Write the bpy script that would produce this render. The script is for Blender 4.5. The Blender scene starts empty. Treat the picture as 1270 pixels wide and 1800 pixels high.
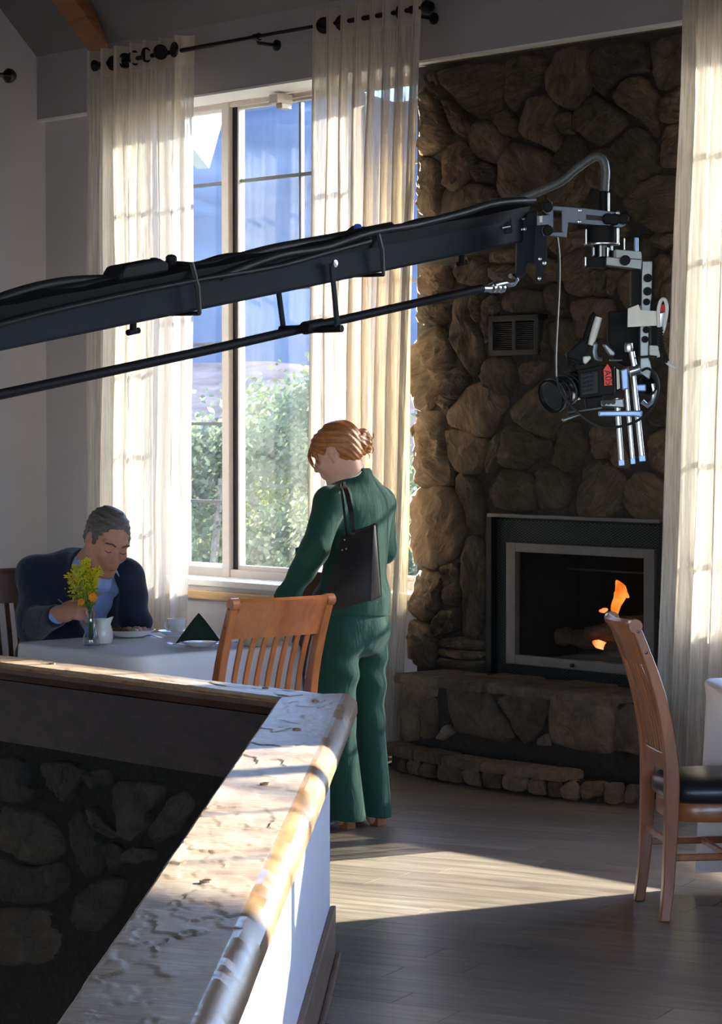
import bpy, bmesh, math, random
import numpy as np
from mathutils import Vector, Matrix, noise
C = bpy.context.scene.collection
SC = bpy.context.scene
R = math.radians
random.seed(7)
# ------------------------------------------------------------------ camera
FPX, IW, IH, EYE, HOR = 4500.0, 1270, 1800, 1.66, 745.0
PITCH = math.atan((IH / 2 - HOR) / FPX)
cd = bpy.data.cameras.new('camera'); cam = bpy.data.objects.new('camera', cd); C.objects.link(cam)
cam.location = (0, 0, EYE); cam.rotation_euler = (math.pi / 2 - PITCH, 0, 0)
cd.sensor_fit = 'VERTICAL'; cd.sensor_height = 36.0; cd.lens = 36.0 * FPX / IH
cd.clip_start = 0.05; cd.clip_end = 2000
SC.camera = cam
# ------------------------------------------------------------------ sky, sun, exposure
SUN_V = Vector((-0.894, -0.447, -0.40)).normalized()
wd = bpy.data.worlds.new('sky'); SC.world = wd; wd.use_nodes = True
wn = wd.node_tree; wn.nodes.clear()
wo = wn.nodes.new('ShaderNodeOutputWorld'); wb = wn.nodes.new('ShaderNodeBackground'); ws = wn.nodes.new('ShaderNodeTexSky')
ws.sky_type = 'NISHITA'; ws.sun_disc = False; ws.sun_elevation = R(21.8)
ws.sun_rotation = math.atan2(-SUN_V.x, -SUN_V.y)
ws.air_density = 1.0; ws.dust_density = 0.6; ws.ozone_density = 1.0
wb.inputs['Strength'].default_value = 1.75
wt = wn.nodes.new('ShaderNodeMix'); wt.data_type = 'RGBA'; wt.blend_type = 'MULTIPLY'; wt.inputs[0].default_value = 1.0; wt.inputs[7].default_value = (0.84, 0.93, 1.26, 1)
wn.links.new(ws.outputs[0], wt.inputs[6]); wn.links.new(wt.outputs[2], wb.inputs[0]); wn.links.new(wb.outputs[0], wo.inputs[0])
sd = bpy.data.lights.new('sun', 'SUN'); sd.energy = 52.0; sd.angle = R(0.6); sd.color = (1.0, 0.88, 0.73)
so = bpy.data.objects.new('sun', sd); C.objects.link(so)
so.location = (12, 6, 9); so.rotation_euler = SUN_V.to_track_quat('-Z', 'Y').to_euler()
# added spot, unseen outside, raking through the left window to brighten the chimney stones
ld = bpy.data.lights.new('added_rake_spot', 'SPOT'); ld.energy = 230000; ld.spot_size = R(20); ld.spot_blend = 0.25; ld.shadow_soft_size = 0.15; ld.color = (1.0, 0.76, 0.50)
lamp_o = bpy.data.objects.new('added_rake_spot', ld); C.objects.link(lamp_o)
SC.view_settings.view_transform = 'Standard'; SC.view_settings.look = 'None'
SC.view_settings.exposure = 0.0; SC.view_settings.gamma = 1.0; SC.view_settings.use_curve_mapping = False
SC.cycles.use_denoising = True
SC.cycles.transparent_max_bounces = 24; SC.cycles.max_bounces = 10
SC.cycles.diffuse_bounces = 5; SC.cycles.transmission_bounces = 8
SC.cycles.sample_clamp_indirect = 6.0
# ------------------------------------------------------------------ geometry helpers
def P(px, py, D):
    """the world point at distance D in front of the camera seen at a photo pixel"""
    c, s = math.cos(PITCH), math.sin(PITCH)
    u, v = (px - IW / 2) / FPX, (IH / 2 - py) / FPX
    r = Vector((u, c + v * s, -s + v * c))
    return Vector((0, 0, EYE)) + r * (D / r.y)
W = Vector((0.6676, -0.7445, 0)).normalized(); NI = Vector((-0.7445, -0.6676, 0)).normalized()
P0 = Vector((0.16, 13.0, 0)); UP = Vector((0, 0, 1))
def WP(w, o, z): return P0 + W * w + NI * o + UP * z
lamp_o.location = WP(-7.2, -3.3, 2.6); lamp_o.rotation_euler = (WP(0.60, 0.0, 1.9) - lamp_o.location).to_track_quat('-Z', 'Y').to_euler(); lamp_o.scale = (0.32, 1, 1)
def wz(px, py, o):
    """a photo pixel carried to the plane o metres inside the window wall -> (w, z)"""
    a = P(px, py, 1.0) - Vector((0, 0, EYE)); q = WP(0, o, 0)
    t = (q - Vector((0, 0, EYE))).dot(NI) / a.dot(NI)
    p = Vector((0, 0, EYE)) + a * t
    return (p - q).dot(W), p.z
def floor_at(px, py):
    a = P(px, py, 1.0) - Vector((0, 0, EYE)); t = -EYE / a.z
    return Vector((0, 0, EYE)) + a * t
class MB:
    def __init__(s): s.v = []; s.f = []; s.m = []; s.mi = 0
    def add(s, vs, fs):
        b = len(s.v); s.v += [tuple(v) for v in vs]
        for f in fs: s.f.append(tuple(i + b for i in f)); s.m.append(s.mi)
        return s
    def hexa(s, p):   # 8 points: bottom 4 then top 4
        return s.add(p, [(3, 2, 1, 0), (4, 5, 6, 7), (0, 1, 5, 4), (1, 2, 6, 5), (2, 3, 7, 6), (3, 0, 4, 7)])
    def box(s, c, d, ax=None):
        X, Y, Z = ax or (Vector((1, 0, 0)), Vector((0, 1, 0)), UP)
        c = Vector(c); a, b, e = d[0] / 2, d[1] / 2, d[2] / 2
        return s.hexa([c + X * (i * a) + Y * (j * b) + Z * (k * e) for k in (-1, 1) for i, j in ((-1, -1), (1, -1), (1, 1), (-1, 1))])
    def wbox(s, w0, w1, o0, o1, z0, z1):
        return s.hexa([WP(w, o, z) for z in (z0, z1) for w, o in ((w0, o0), (w1, o0), (w1, o1), (w0, o1))])
    def prism(s, poly, ext):
        n = len(poly); ext = Vector(ext); poly = [Vector(p) for p in poly]
        vs = poly + [p + ext for p in poly]
        return s.add(vs, [tuple(range(n))[::-1], tuple(range(n, 2 * n))] + [(i, (i + 1) % n, n + (i + 1) % n, n + i) for i in range(n)])
    def loft(s, rings, closed=True, caps=True):
        n = len(rings[0]); vs = [p for r in rings for p in r]; fs = []
        for k in range(len(rings) - 1):
            for i in range(n if closed else n - 1):
                j = (i + 1) % n
                fs.append((k * n + i, k * n + j, (k + 1) * n + j, (k + 1) * n + i))
        if caps and closed:
            fs.append(tuple(range(n))[::-1]); fs.append(tuple(range((len(rings) - 1) * n, len(rings) * n)))
        return s.add(vs, fs)
    def tube(s, pts, r, n=10, closed=False, flat=1.0):
        pts = [Vector(p) for p in pts]; N = len(pts); rings = []
        rr = r if isinstance(r, (list, tuple)) else [r] * N
        t0 = (pts[1] - pts[0]).normalized()
        ref = Vector((0, 0, 1)) if abs(t0.z) < 0.9 else Vector((1, 0, 0))
        a = t0.cross(ref).normalized()
        for i, p in enumerate(pts):
            t = (pts[min(i + 1, N - 1)] - pts[max(i - 1, 0)])
            if closed: t = pts[(i + 1) % N] - pts[i - 1]
            t.normalize(); a = (a - t * a.dot(t)).normalized(); b = t.cross(a)
            rings.append([p + a * (rr[i] * math.cos(2 * math.pi * k / n)) + b * (rr[i] * flat * math.sin(2 * math.pi * k / n)) for k in range(n)])
        if closed: rings.append(rings[0])
        return s.loft(rings, True, not closed)
    def lathe(s, c, prof, n=24, ax=None):
        """prof: (radius, height) pairs turned about the axis ax at c"""
        X, Y, Z = ax or (Vector((1, 0, 0)), Vector((0, 1, 0)), UP); c = Vector(c)
        rings = [[c + (X * math.cos(2 * math.pi * k / n) + Y * math.sin(2 * math.pi * k / n)) * max(r, 1e-5) + Z * h for k in range(n)] for r, h in prof]
        return s.loft(rings)
    def cyl(s, p, q, r, n=14):
        return s.tube([p, q], r, n)
    def grid(s, rows):
        n = len(rows[0]); vs = [p for r in rows for p in r]
        return s.add(vs, [(k * n + i, k * n + i + 1, (k + 1) * n + i + 1, (k + 1) * n + i) for k in range(len(rows) - 1) for i in range(n - 1)])
def axes(d, up=UP):
    Z = Vector(d).normalized(); X = up.cross(Z)
    if X.length < 1e-3: X = Vector((1, 0, 0)).cross(Z)
    X.normalize(); return X, Z.cross(X), Z
def smooth_path(pts, k=6):
    pts = [Vector(p) for p in pts]; out = []
    for i in range(len(pts) - 1):
        p0, p1, p2, p3 = pts[max(i - 1, 0)], pts[i], pts[i + 1], pts[min(i + 2, len(pts) - 1)]
        for j in range(k):
            t = j / k
            out.append(0.5 * ((2 * p1) + (p2 - p0) * t + (2 * p0 - 5 * p1 + 4 * p2 - p3) * t * t + (3 * p1 - p0 - 3 * p2 + p3) * t ** 3))
    return out + [pts[-1]]
def obj(name, mb, mat, parent=None, smooth=False, bevel=0.0, angle=40, normals=True, seg=2):
    me = bpy.data.meshes.new(name); me.from_pydata([tuple(v) for v in mb.v], [], mb.f)
    if normals:
        bm = bmesh.new(); bm.from_mesh(me); bmesh.ops.recalc_face_normals(bm, faces=bm.faces); bm.to_mesh(me); bm.free()
    mats = mat if isinstance(mat, (list, tuple)) else [mat]
    for m in mats: me.materials.append(m)
    if len(mats) > 1:
        for p, i in zip(me.polygons, mb.m): p.material_index = i
    if smooth: me.shade_smooth()
    if smooth and angle < 180: me.set_sharp_from_angle(angle=R(angle))
    o = bpy.data.objects.new(name, me); C.objects.link(o)
    if bevel:
        b = o.modifiers.new('edge', 'BEVEL'); b.width = bevel; b.segments = seg; b.limit_method = 'ANGLE'; b.angle_limit = R(35)
    if parent is not None:
        o.parent = parent
        if parent.type == 'EMPTY':
            o.matrix_parent_inverse = (Matrix.Translation(parent.location) @ Matrix.Rotation(parent.rotation_euler.z, 4, 'Z')).inverted()
    return o
def tag(o, label=None, cat=None, group=None, kind=None):
    for k, v in (('label', label), ('category', cat), ('group', group), ('kind', kind)):
        if v: o[k] = v
    return o
def empty(name, loc=(0, 0, 0), label=None, cat=None, group=None, kind=None, rot=0.0):
    o = bpy.data.objects.new(name, None); C.objects.link(o); o.location = loc; o.rotation_euler = (0, 0, rot); o.empty_display_size = 0.1
    return tag(o, label, cat, group, kind)
def copy_tree(o, parent=None):
    c = o.copy(); C.objects.link(c); c.parent = parent
    for ch in list(o.children): copy_tree(ch, c)
    return c
# ------------------------------------------------------------------ materials
def nt(name):
    m = bpy.data.materials.new(name); m.use_nodes = True; t = m.node_tree
    return m, t, t.nodes['Principled BSDF']
def N(t, typ, **kw):
    n = t.nodes.new(typ)
    for k, v in kw.items():
        if k in n.inputs: n.inputs[k].default_value = v
        else: setattr(n, k, v)
    return n
def ramp(t, stops):
    n = t.nodes.new('ShaderNodeValToRGB'); e = n.color_ramp.elements
    while len(e) < len(stops): e.new(0.5)
    for i, (p, c) in enumerate(stops): e[i].position = p; e[i].color = (*c, 1)
    return n
def plain(name, col, rough=0.5, metal=0.0, spec=0.5, grain=0.0, gscale=40, coat=0.0, bump=0.0):
    m, t, b = nt(name)
    b.inputs['Base Color'].default_value = (*col, 1); b.inputs['Roughness'].default_value = rough
    b.inputs['Metallic'].default_value = metal; b.inputs['Specular IOR Level'].default_value = spec
    b.inputs['Coat Weight'].default_value = coat
    tc = N(t, 'ShaderNodeTexCoord'); no = N(t, 'ShaderNodeTexNoise', Scale=gscale, Detail=4.0)
    t.links.new(tc.outputs['Object'], no.inputs['Vector'])
    if grain:
        a = tuple(c * (1 - grain) for c in col); z = tuple(min(1, c * (1 + grain)) for c in col)
        r = ramp(t, [(0.3, a), (0.7, z)]); t.links.new(no.outputs['Fac'], r.inputs[0]); t.links.new(r.outputs[0], b.inputs['Base Color'])
    if bump:
        bp = N(t, 'ShaderNodeBump', Strength=bump, Distance=0.01); t.links.new(no.outputs['Fac'], bp.inputs['Height']); t.links.new(bp.outputs[0], b.inputs['Normal'])
    return m
def wood(name, dark, light, scale=(3, 40, 40), rough=0.4, coat=0.0, bump=0.15, rnd=0.0, spec=0.5, rot=(0, 0, 0), contrast=(0.3, 0.7)):
    m, t, b = nt(name)
    tc = N(t, 'ShaderNodeTexCoord'); mp = N(t, 'ShaderNodeMapping'); mp.inputs['Scale'].default_value = scale
    mp0 = N(t, 'ShaderNodeMapping'); mp0.inputs['Rotation'].default_value = rot
    oi = N(t, 'ShaderNodeObjectInfo'); ad = N(t, 'ShaderNodeVectorMath', operation='ADD')
    sc = N(t, 'ShaderNodeMath', operation='MULTIPLY'); sc.inputs[1].default_value = 37.0
    t.links.new(tc.outputs['Object'], mp0.inputs[0]); t.links.new(mp0.outputs[0], mp.inputs[0])
    t.links.new(oi.outputs['Random'], sc.inputs[0]); t.links.new(mp.outputs[0], ad.inputs[0]); t.links.new(sc.outputs[0], ad.inputs[1])
    no = N(t, 'ShaderNodeTexNoise', Scale=1.0, Detail=8.0, Roughness=0.65, Distortion=0.6); t.links.new(ad.outputs[0], no.inputs['Vector'])
    r = ramp(t, [(contrast[0], dark), (contrast[1], light)]); t.links.new(no.outputs['Fac'], r.inputs[0])
    out = r.outputs[0]
    if rnd:
        hs = N(t, 'ShaderNodeHueSaturation'); mr = N(t, 'ShaderNodeMapRange'); mr.inputs['To Min'].default_value = 1 - rnd; mr.inputs['To Max'].default_value = 1 + rnd
        t.links.new(oi.outputs['Random'], mr.inputs[0]); t.links.new(mr.outputs[0], hs.inputs['Value']); t.links.new(out, hs.inputs['Color']); out = hs.outputs[0]
    t.links.new(out, b.inputs['Base Color'])
    b.inputs['Roughness'].default_value = rough; b.inputs['Coat Weight'].default_value = coat; b.inputs['Coat Roughness'].default_value = 0.15
    b.inputs['Specular IOR Level'].default_value = spec
    bp = N(t, 'ShaderNodeBump', Strength=bump, Distance=0.004); t.links.new(no.outputs['Fac'], bp.inputs['Height']); t.links.new(bp.outputs[0], b.inputs['Normal'])
    return m
def stone_mat(name, cols, stretch=(9, 9, 30), bump=1.0, tilt=0.5):
    m, t, b = nt(name)
    tc = N(t, 'ShaderNodeTexCoord'); oi = N(t, 'ShaderNodeObjectInfo')
    vr = N(t, 'ShaderNodeVectorRotate', rotation_type='AXIS_ANGLE'); vr.inputs['Axis'].default_value = tuple(NI)
    an = N(t, 'ShaderNodeMath', operation='MULTIPLY'); an.inputs[1].default_value = 6.0
    t.links.new(oi.outputs['Random'], an.inputs[0]); t.links.new(an.outputs[0], vr.inputs['Angle']); t.links.new(tc.outputs['Object'], vr.inputs['Vector'])
    mp = N(t, 'ShaderNodeMapping'); mp.inputs['Scale'].default_value = stretch; t.links.new(vr.outputs[0], mp.inputs[0])
    n1 = N(t, 'ShaderNodeTexNoise', Scale=1.0, Detail=9.0, Roughness=0.68, Distortion=1.2); t.links.new(mp.outputs[0], n1.inputs['Vector'])
    n2 = N(t, 'ShaderNodeTexNoise', Scale=7.0, Detail=5.0, Roughness=0.6); t.links.new(tc.outputs['Object'], n2.inputs['Vector'])
    r1 = ramp(t, [(0.0, cols[0]), (0.35, cols[1]), (0.7, cols[2]), (1.0, cols[3])])
    ad = N(t, 'ShaderNodeMath', operation='MULTIPLY_ADD'); ad.inputs[1].default_value = 0.55; t.links.new(oi.outputs['Random'], ad.inputs[0])
    sb = N(t, 'ShaderNodeMath', operation='SUBTRACT'); sb.inputs[1].default_value = 0.3; t.links.new(n2.outputs['Fac'], sb.inputs[0]); t.links.new(sb.outputs[0], ad.inputs[2])
    t.links.new(ad.outputs[0], r1.inputs[0])
    mx = N(t, 'ShaderNodeMix', data_type='RGBA', blend_type='MULTIPLY'); mx.inputs[0].default_value = 0.75
    r2 = ramp(t, [(0.3, (0.35, 0.33, 0.31)), (0.6, (1, 1, 1))]); t.links.new(n1.outputs['Fac'], r2.inputs[0])
    t.links.new(r1.outputs[0], mx.inputs[6]); t.links.new(r2.outputs[0], mx.inputs[7]); t.links.new(mx.outputs[2], b.inputs['Base Color'])
    b.inputs['Roughness'].default_value = 0.85; b.inputs['Specular IOR Level'].default_value = 0.25
    bp = N(t, 'ShaderNodeBump', Strength=bump, Distance=0.03); t.links.new(n1.outputs['Fac'], bp.inputs['Height']); t.links.new(bp.outputs[0], b.inputs['Normal'])
    return m
def cloth_sheer(name, col, transp, transl, vscale=160.0):
    m, t, b = nt(name); t.nodes.remove(b); out = t.nodes['Material Output']
    tc = N(t, 'ShaderNodeTexCoord'); mp = N(t, 'ShaderNodeMapping'); mp.inputs['Scale'].default_value = (vscale, vscale, 3.0)
    t.links.new(tc.outputs['Object'], mp.inputs[0])
    no = N(t, 'ShaderNodeTexNoise', Scale=1.0, Detail=4.0, Roughness=0.7); t.links.new(mp.outputs[0], no.inputs['Vector'])
    d = N(t, 'ShaderNodeBsdfDiffuse'); d.inputs['Color'].default_value = (*col, 1)
    l = N(t, 'ShaderNodeBsdfTranslucent'); l.inputs['Color'].default_value = (*col, 1)
    tr = N(t, 'ShaderNodeBsdfTransparent'); tr.inputs['Color'].default_value = (1, 0.97, 0.92, 1)
    m1 = N(t, 'ShaderNodeMixShader'); m1.inputs[0].default_value = transl; t.links.new(d.outputs[0], m1.inputs[1]); t.links.new(l.outputs[0], m1.inputs[2])
    mr = N(t, 'ShaderNodeMapRange'); mr.inputs['From Min'].default_value = 0.35; mr.inputs['From Max'].default_value = 0.65
    mr.inputs['To Min'].default_value = transp * 0.05; mr.inputs['To Max'].default_value = transp * 2.3; t.links.new(no.outputs['Fac'], mr.inputs[0])
    m2 = N(t, 'ShaderNodeMixShader'); t.links.new(mr.outputs[0], m2.inputs[0]); t.links.new(m1.outputs[0], m2.inputs[1]); t.links.new(tr.outputs[0], m2.inputs[2])
    t.links.new(m2.outputs[0], out.inputs['Surface'])
    return m
def glass(name, tint=(0.93, 0.97, 0.98), refl=1.0, rough=0.0):
    m, t, b = nt(name); t.nodes.remove(b); out = t.nodes['Material Output']
    lw = N(t, 'ShaderNodeLayerWeight', Blend=0.5); pw5 = N(t, 'ShaderNodeMath', operation='POWER'); pw5.inputs[1].default_value = 5.0
    t.links.new(lw.outputs['Facing'], pw5.inputs[0]); fr = N(t, 'ShaderNodeMath', operation='MULTIPLY_ADD'); fr.inputs[1].default_value = 0.96; fr.inputs[2].default_value = 0.04
    t.links.new(pw5.outputs[0], fr.inputs[0]); g = N(t, 'ShaderNodeBsdfGlossy', Roughness=rough)
    tr = N(t, 'ShaderNodeBsdfTransparent'); tr.inputs['Color'].default_value = (*tint, 1)
    mu = N(t, 'ShaderNodeMath', operation='MULTIPLY'); mu.inputs[1].default_value = refl; t.links.new(fr.outputs[0], mu.inputs[0])
    mx = N(t, 'ShaderNodeMixShader'); t.links.new(mu.outputs[0], mx.inputs[0]); t.links.new(tr.outputs[0], mx.inputs[1]); t.links.new(g.outputs[0], mx.inputs[2])
    t.links.new(mx.outputs[0], out.inputs['Surface'])
    return m
def leaf_mat(name, a, b_, transl=0.5):
    m, t, b = nt(name); t.nodes.remove(b); out = t.nodes['Material Output']
    tc = N(t, 'ShaderNodeTexCoord'); no = N(t, 'ShaderNodeTexNoise', Scale=1.6, Detail=3.0); t.links.new(tc.outputs['Object'], no.inputs['Vector'])
    r = ramp(t, [(0.35, a), (0.65, b_)]); t.links.new(no.outputs['Fac'], r.inputs[0])
    d = N(t, 'ShaderNodeBsdfDiffuse'); l = N(t, 'ShaderNodeBsdfTranslucent'); mx = N(t, 'ShaderNodeMixShader'); mx.inputs[0].default_value = transl
    for s in (d, l): t.links.new(r.outputs[0], s.inputs['Color'])
    t.links.new(d.outputs[0], mx.inputs[1]); t.links.new(l.outputs[0], mx.inputs[2]); t.links.new(mx.outputs[0], out.inputs['Surface'])
    return m
def glow(name, lo, hi, strength):
    m, t, b = nt(name); t.nodes.remove(b); out = t.nodes['Material Output']
    tc = N(t, 'ShaderNodeTexCoord'); no = N(t, 'ShaderNodeTexNoise', Scale=14.0, Detail=2.0); t.links.new(tc.outputs['Object'], no.inputs['Vector'])
    r = ramp(t, [(0.35, lo), (0.65, hi)]); t.links.new(no.outputs['Fac'], r.inputs[0])
    e = N(t, 'ShaderNodeEmission', Strength=strength); t.links.new(r.outputs[0], e.inputs['Color']); t.links.new(e.outputs[0], out.inputs['Surface'])
    return m
M = {}
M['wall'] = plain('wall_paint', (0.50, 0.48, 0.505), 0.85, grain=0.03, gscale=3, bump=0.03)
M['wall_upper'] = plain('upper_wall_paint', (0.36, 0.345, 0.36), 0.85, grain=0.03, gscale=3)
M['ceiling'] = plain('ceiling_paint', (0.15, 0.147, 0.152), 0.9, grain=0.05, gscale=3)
M['white'] = plain('white_trim', (0.82, 0.80, 0.76), 0.5, grain=0.02)
M['drywall'] = plain('half_wall_paint', (0.80, 0.80, 0.83), 0.7, grain=0.02, gscale=5)
M['frame'] = plain('window_frame_vinyl', (0.40, 0.36, 0.33), 0.5, grain=0.03)
M['black'] = plain('black_metal', (0.012, 0.012, 0.014), 0.4, 0.6, grain=0.1)
M['darkmesh'] = plain('dark_screen', (0.015, 0.016, 0.018), 0.6, 0.4, grain=0.1)
M['steel'] = plain('door_frame_steel', (0.14, 0.13, 0.125), 0.45, 0.55, grain=0.12, gscale=12)
M['glass'] = glass('window_glass', (0.86, 0.92, 0.96), 1.8)
M['fireglass'] = glass('firebox_glass', (0.80, 0.80, 0.80), 0.06)
M['rail_oak'] = wood('chair_rail_oak', (0.42, 0.24, 0.10), (0.62, 0.40, 0.20), (3, 3, 60), 0.45)
M['beam'] = wood('beam_timber', (0.20, 0.075, 0.025), (0.36, 0.15, 0.05), (5, 5, 20), 0.6)
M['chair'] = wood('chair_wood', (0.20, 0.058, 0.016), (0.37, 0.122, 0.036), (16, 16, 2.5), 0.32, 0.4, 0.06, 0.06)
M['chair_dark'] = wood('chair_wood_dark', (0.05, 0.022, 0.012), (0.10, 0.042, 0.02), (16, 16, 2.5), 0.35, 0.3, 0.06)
M['seat'] = plain('seat_vinyl', (0.014, 0.014, 0.015), 0.33, grain=0.1, bump=0.05, gscale=120)
M['linen'] = plain('white_tablecloth_cotton', (0.85, 0.84, 0.88), 0.85, grain=0.02, gscale=200, bump=0.05)
M['stone'] = stone_mat('fireplace_stone', [(0.055, 0.045, 0.036), (0.10, 0.080, 0.060), (0.19, 0.135, 0.090), (0.14, 0.120, 0.10)])
M['hearthstone'] = stone_mat('hearth_stone', [(0.09, 0.075, 0.06), (0.19, 0.14, 0.10), (0.30, 0.22, 0.15), (0.26, 0.23, 0.19)], (10, 10, 14))
M['mortar'] = plain('dark_mortar', (0.032, 0.028, 0.025), 0.95, grain=0.3, gscale=40, bump=0.4)
M['curtain'] = cloth_sheer('sheer_linen', (0.68, 0.63, 0.56), 0.17, 0.19, 95.0)
M['header'] = cloth_sheer('curtain_header', (0.66, 0.58, 0.49), 0.03, 0.15)
M['bronze'] = plain('rod_bronze', (0.02, 0.017, 0.016), 0.35, 0.7, grain=0.1)
M['ceramic'] = plain('white_ceramic', (0.78, 0.77, 0.76), 0.18, grain=0.01, coat=0.3)
M['beige_ceramic'] = plain('beige_ceramic', (0.52, 0.46, 0.38), 0.35, grain=0.05)
M['napkin'] = plain('green_napkin_cloth', (0.008, 0.035, 0.022), 0.9, grain=0.15, gscale=150, bump=0.1)
M['silver'] = plain('cutlery_steel', (0.50, 0.52, 0.55), 0.28, 1.0, grain=0.02)
# ================================================================== THE SETTING
def struct(name, mb, mat, parent=None, label=None, **k):
    o = obj(name, mb, mat, parent, **k)
    if parent is None: o['kind'] = 'structure'
    if label: o['label'] = label
    return o
ZT, ZC = 3.46, 3.83            # window head, ceiling line
WIN = [(-2.07, 0.09), (2.20, 4.22), (5.72, 7.95)]
# back wall: piers, breast below the sills, all one wall
m = MB()
for a, b in ((-3.05, -2.07), (2.04, 2.20), (4.22, 5.72), (7.95, 10.6)): m.wbox(a, b, -0.30, 0.0, 0.0, ZT)
for (a, b), zs_ in zip(WIN, (0.78, 0.78, 2.36)): m.wbox(a, b, -0.30, 0.0, 0.0, zs_)
struct('wall_back', m, M['wall'])
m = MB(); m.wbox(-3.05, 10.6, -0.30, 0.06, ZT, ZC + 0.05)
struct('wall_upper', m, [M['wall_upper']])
m = MB(); m.wbox(-3.05, 0.09, 0.0, 0.062, ZT - 0.012, ZT); m.wbox(2.20, 4.22, -0.2, 0.062, ZT - 0.012, ZT); m.wbox(0.09, 2.20, 0.0, 0.062, ZT - 0.012, ZT); m.wbox(-2.07, 0.09, -0.2, 0.0, ZT - 0.012, ZT)  # pale strip: head casing, and window light on the overhang's underside put into colour
struct('trim_1', m, M['white'], label='thin cream casing strip, also standing for the window-lit underside of the upper wall')
# left wall, right wall
m = MB(); m.wbox(-3.25, -3.05, -0.30, 12.0, 0.0, 8.0); struct('wall_left', m, M['wall'])
# ceiling: rises from the window wall at 45 degrees, then level
def wprof(mb, w0, w1, prof):
    return mb.loft([[WP(w, o, z) for o, z in prof] for w in (w0, w1)])
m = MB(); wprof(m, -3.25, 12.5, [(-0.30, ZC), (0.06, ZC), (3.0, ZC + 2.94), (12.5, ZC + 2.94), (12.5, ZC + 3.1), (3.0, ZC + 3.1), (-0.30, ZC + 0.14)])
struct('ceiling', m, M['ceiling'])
# rafter at the upper left
a, b = P(158, 78, 14.6), None
wb0 = (a - P0).dot(W); ob0 = (a - P0).dot(NI)
m = MB()
sec = [(-0.10, -0.0), (0.10, -0.0), (0.10, 0.34), (-0.10, 0.34)]
rings = []
for oo in (0.12, 3.4):
    zz = ZC + (oo - 0.06)
    rings.append([WP(wb0 + dx, oo + 0.5 * dz, zz - 0.12 + dz) for dx, dz in sec])
m.loft(rings); struct('beam_1', m, M['beam'], label='reddish brown timber rafter at upper left ceiling', bevel=0.012)
# walls behind the photographer, with wide openings for the daylight
m = MB()
m.wbox(10.6, 10.8, -0.3, 4.6, 0, ZC + 3); m.wbox(10.6, 10.8, 4.6, 9.8, 2.4, ZC + 3); m.wbox(10.6, 10.8, 4.6, 9.8, 0, 0.8); m.wbox(10.6, 10.8, 9.8, 12.2, 0, ZC + 3)
struct('wall_right', m, M['wall'])
m = MB(); m.wbox(-3.25, 10.8, 12.0, 12.2, 2.7, ZC + 3); m.wbox(-3.25, 6.8, 12.0, 12.2, 0, 2.7); m.wbox(6.8, 10.8, 12.0, 12.2, 0, 0.8)
struct('wall_front', m, M['wall'])
# ---- windows
def window(idx, w0, w1, label, three=True, zs_=0.80):
    e = empty('window_%d' % idx, WP((w0 + w1) / 2, -0.25, zs_), label=label, kind='structure')
    z0, z1, oa, ob = zs_, ZT - 0.012, -0.285, -0.215
    f = MB()
    f.wbox(w0, w0 + 0.05, oa, ob, z0, z1); f.wbox(w1 - 0.05, w1, oa, ob, z0, z1)
    f.wbox(w0, w1, oa, ob, z0, z0 + 0.045); f.wbox(w0, w1, oa, ob, z1 - 0.028, z1)
    obj('window_frame', f, M['frame'], e, bevel=0.004)
    sashes = [(w0 + 0.05, w0 + 0.435), (w0 + 0.54, w1 - 0.54), (w1 - 0.425, w1 - 0.05)] if three else [(w0 + 0.05, w0 + 0.435), (w0 + 0.54, w1 - 0.05)]
    for a, b in ((w0 + 0.425, w0 + 0.54), (w1 - 0.54, w1 - 0.425))[:2 if three else 1]:
        k = MB(); k.wbox(a + 0.01, b - 0.045, oa, ob + 0.012, z0, z1); obj('mullion', k, M['frame'], e, bevel=0.004)
        k = MB(); k.wbox(b - 0.045, b, oa, ob - 0.02, z0, z1); obj('sash_edge', k, M['black'], e)
    for i, (a, b) in enumerate(sashes):
        s_ = MB(); s_.wbox(a, a + 0.014, -0.275, -0.235, z0 + 0.045, z1 - 0.028); s_.wbox(b - 0.014, b, -0.275, -0.235, z0 + 0.045, z1 - 0.028)
        s_.wbox(a, b, -0.275, -0.235, z0 + 0.045, z0 + 0.07); s_.wbox(a, b, -0.275, -0.235, z1 - 0.042, z1 - 0.028)
        obj('sash', s_, M['white'] if i != 1 else M['frame'], e)
        g = MB(); g.wbox(a, b, -0.258, -0.252, z0 + 0.045, z1 - 0.028); obj('pane', g, M['glass'], e)
        rows = (3.01, 2.55, 2.11, 1.66, 1.22) if i != 1 else (3.01, 2.40)
        for z in [r for r in rows if r > z0 + .1]:
            k = MB(); k.wbox(a, b, -0.268, -0.244, z - 0.009, z + 0.009); obj('muntin', k, M['muntin'], e)
        if i == 1:
            for q in (1, 2):
                c = a + (b - a) * q / 3 ; k = MB(); k.wbox(c - 0.009, c + 0.009, -0.268, -0.244, 2.40, z1 - 0.05); obj('muntin', k, M['muntin'], e)
    s_ = MB(); s_.wbox(w0 - 0.03, w1 + 0.03, -0.215, 0.02, z0 - 0.035, z0); obj('sill_board', s_, M['white'], e, bevel=0.004)
    return e
M['muntin'] = plain('muntin_bronze', (0.10, 0.11, 0.12), 0.5)
window(1, *WIN[0], 'tall window with muntins left of the stone fireplace', False)
window(2, *WIN[1], 'tall window behind the sheer curtain right of the fireplace', False)
window(3, *WIN[2], 'tall window farther along the wall beyond the frame', False, 2.38)
k = MB(); w_, z_ = wz(455, 172, 0.0); k.wbox(w_ - 0.035, w_ + 0.035, -0.21, -0.10, z_ - 0.02, z_ + 0.03); k.wbox(w_ + 0.0, w_ + 0.05, -0.19, -0.12, z_ - 0.05, z_ - 0.02)
tag(obj('casement_clip', k, M['frame'], bevel=0.004), 'small grey clip on the head of the window', 'clip')
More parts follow.
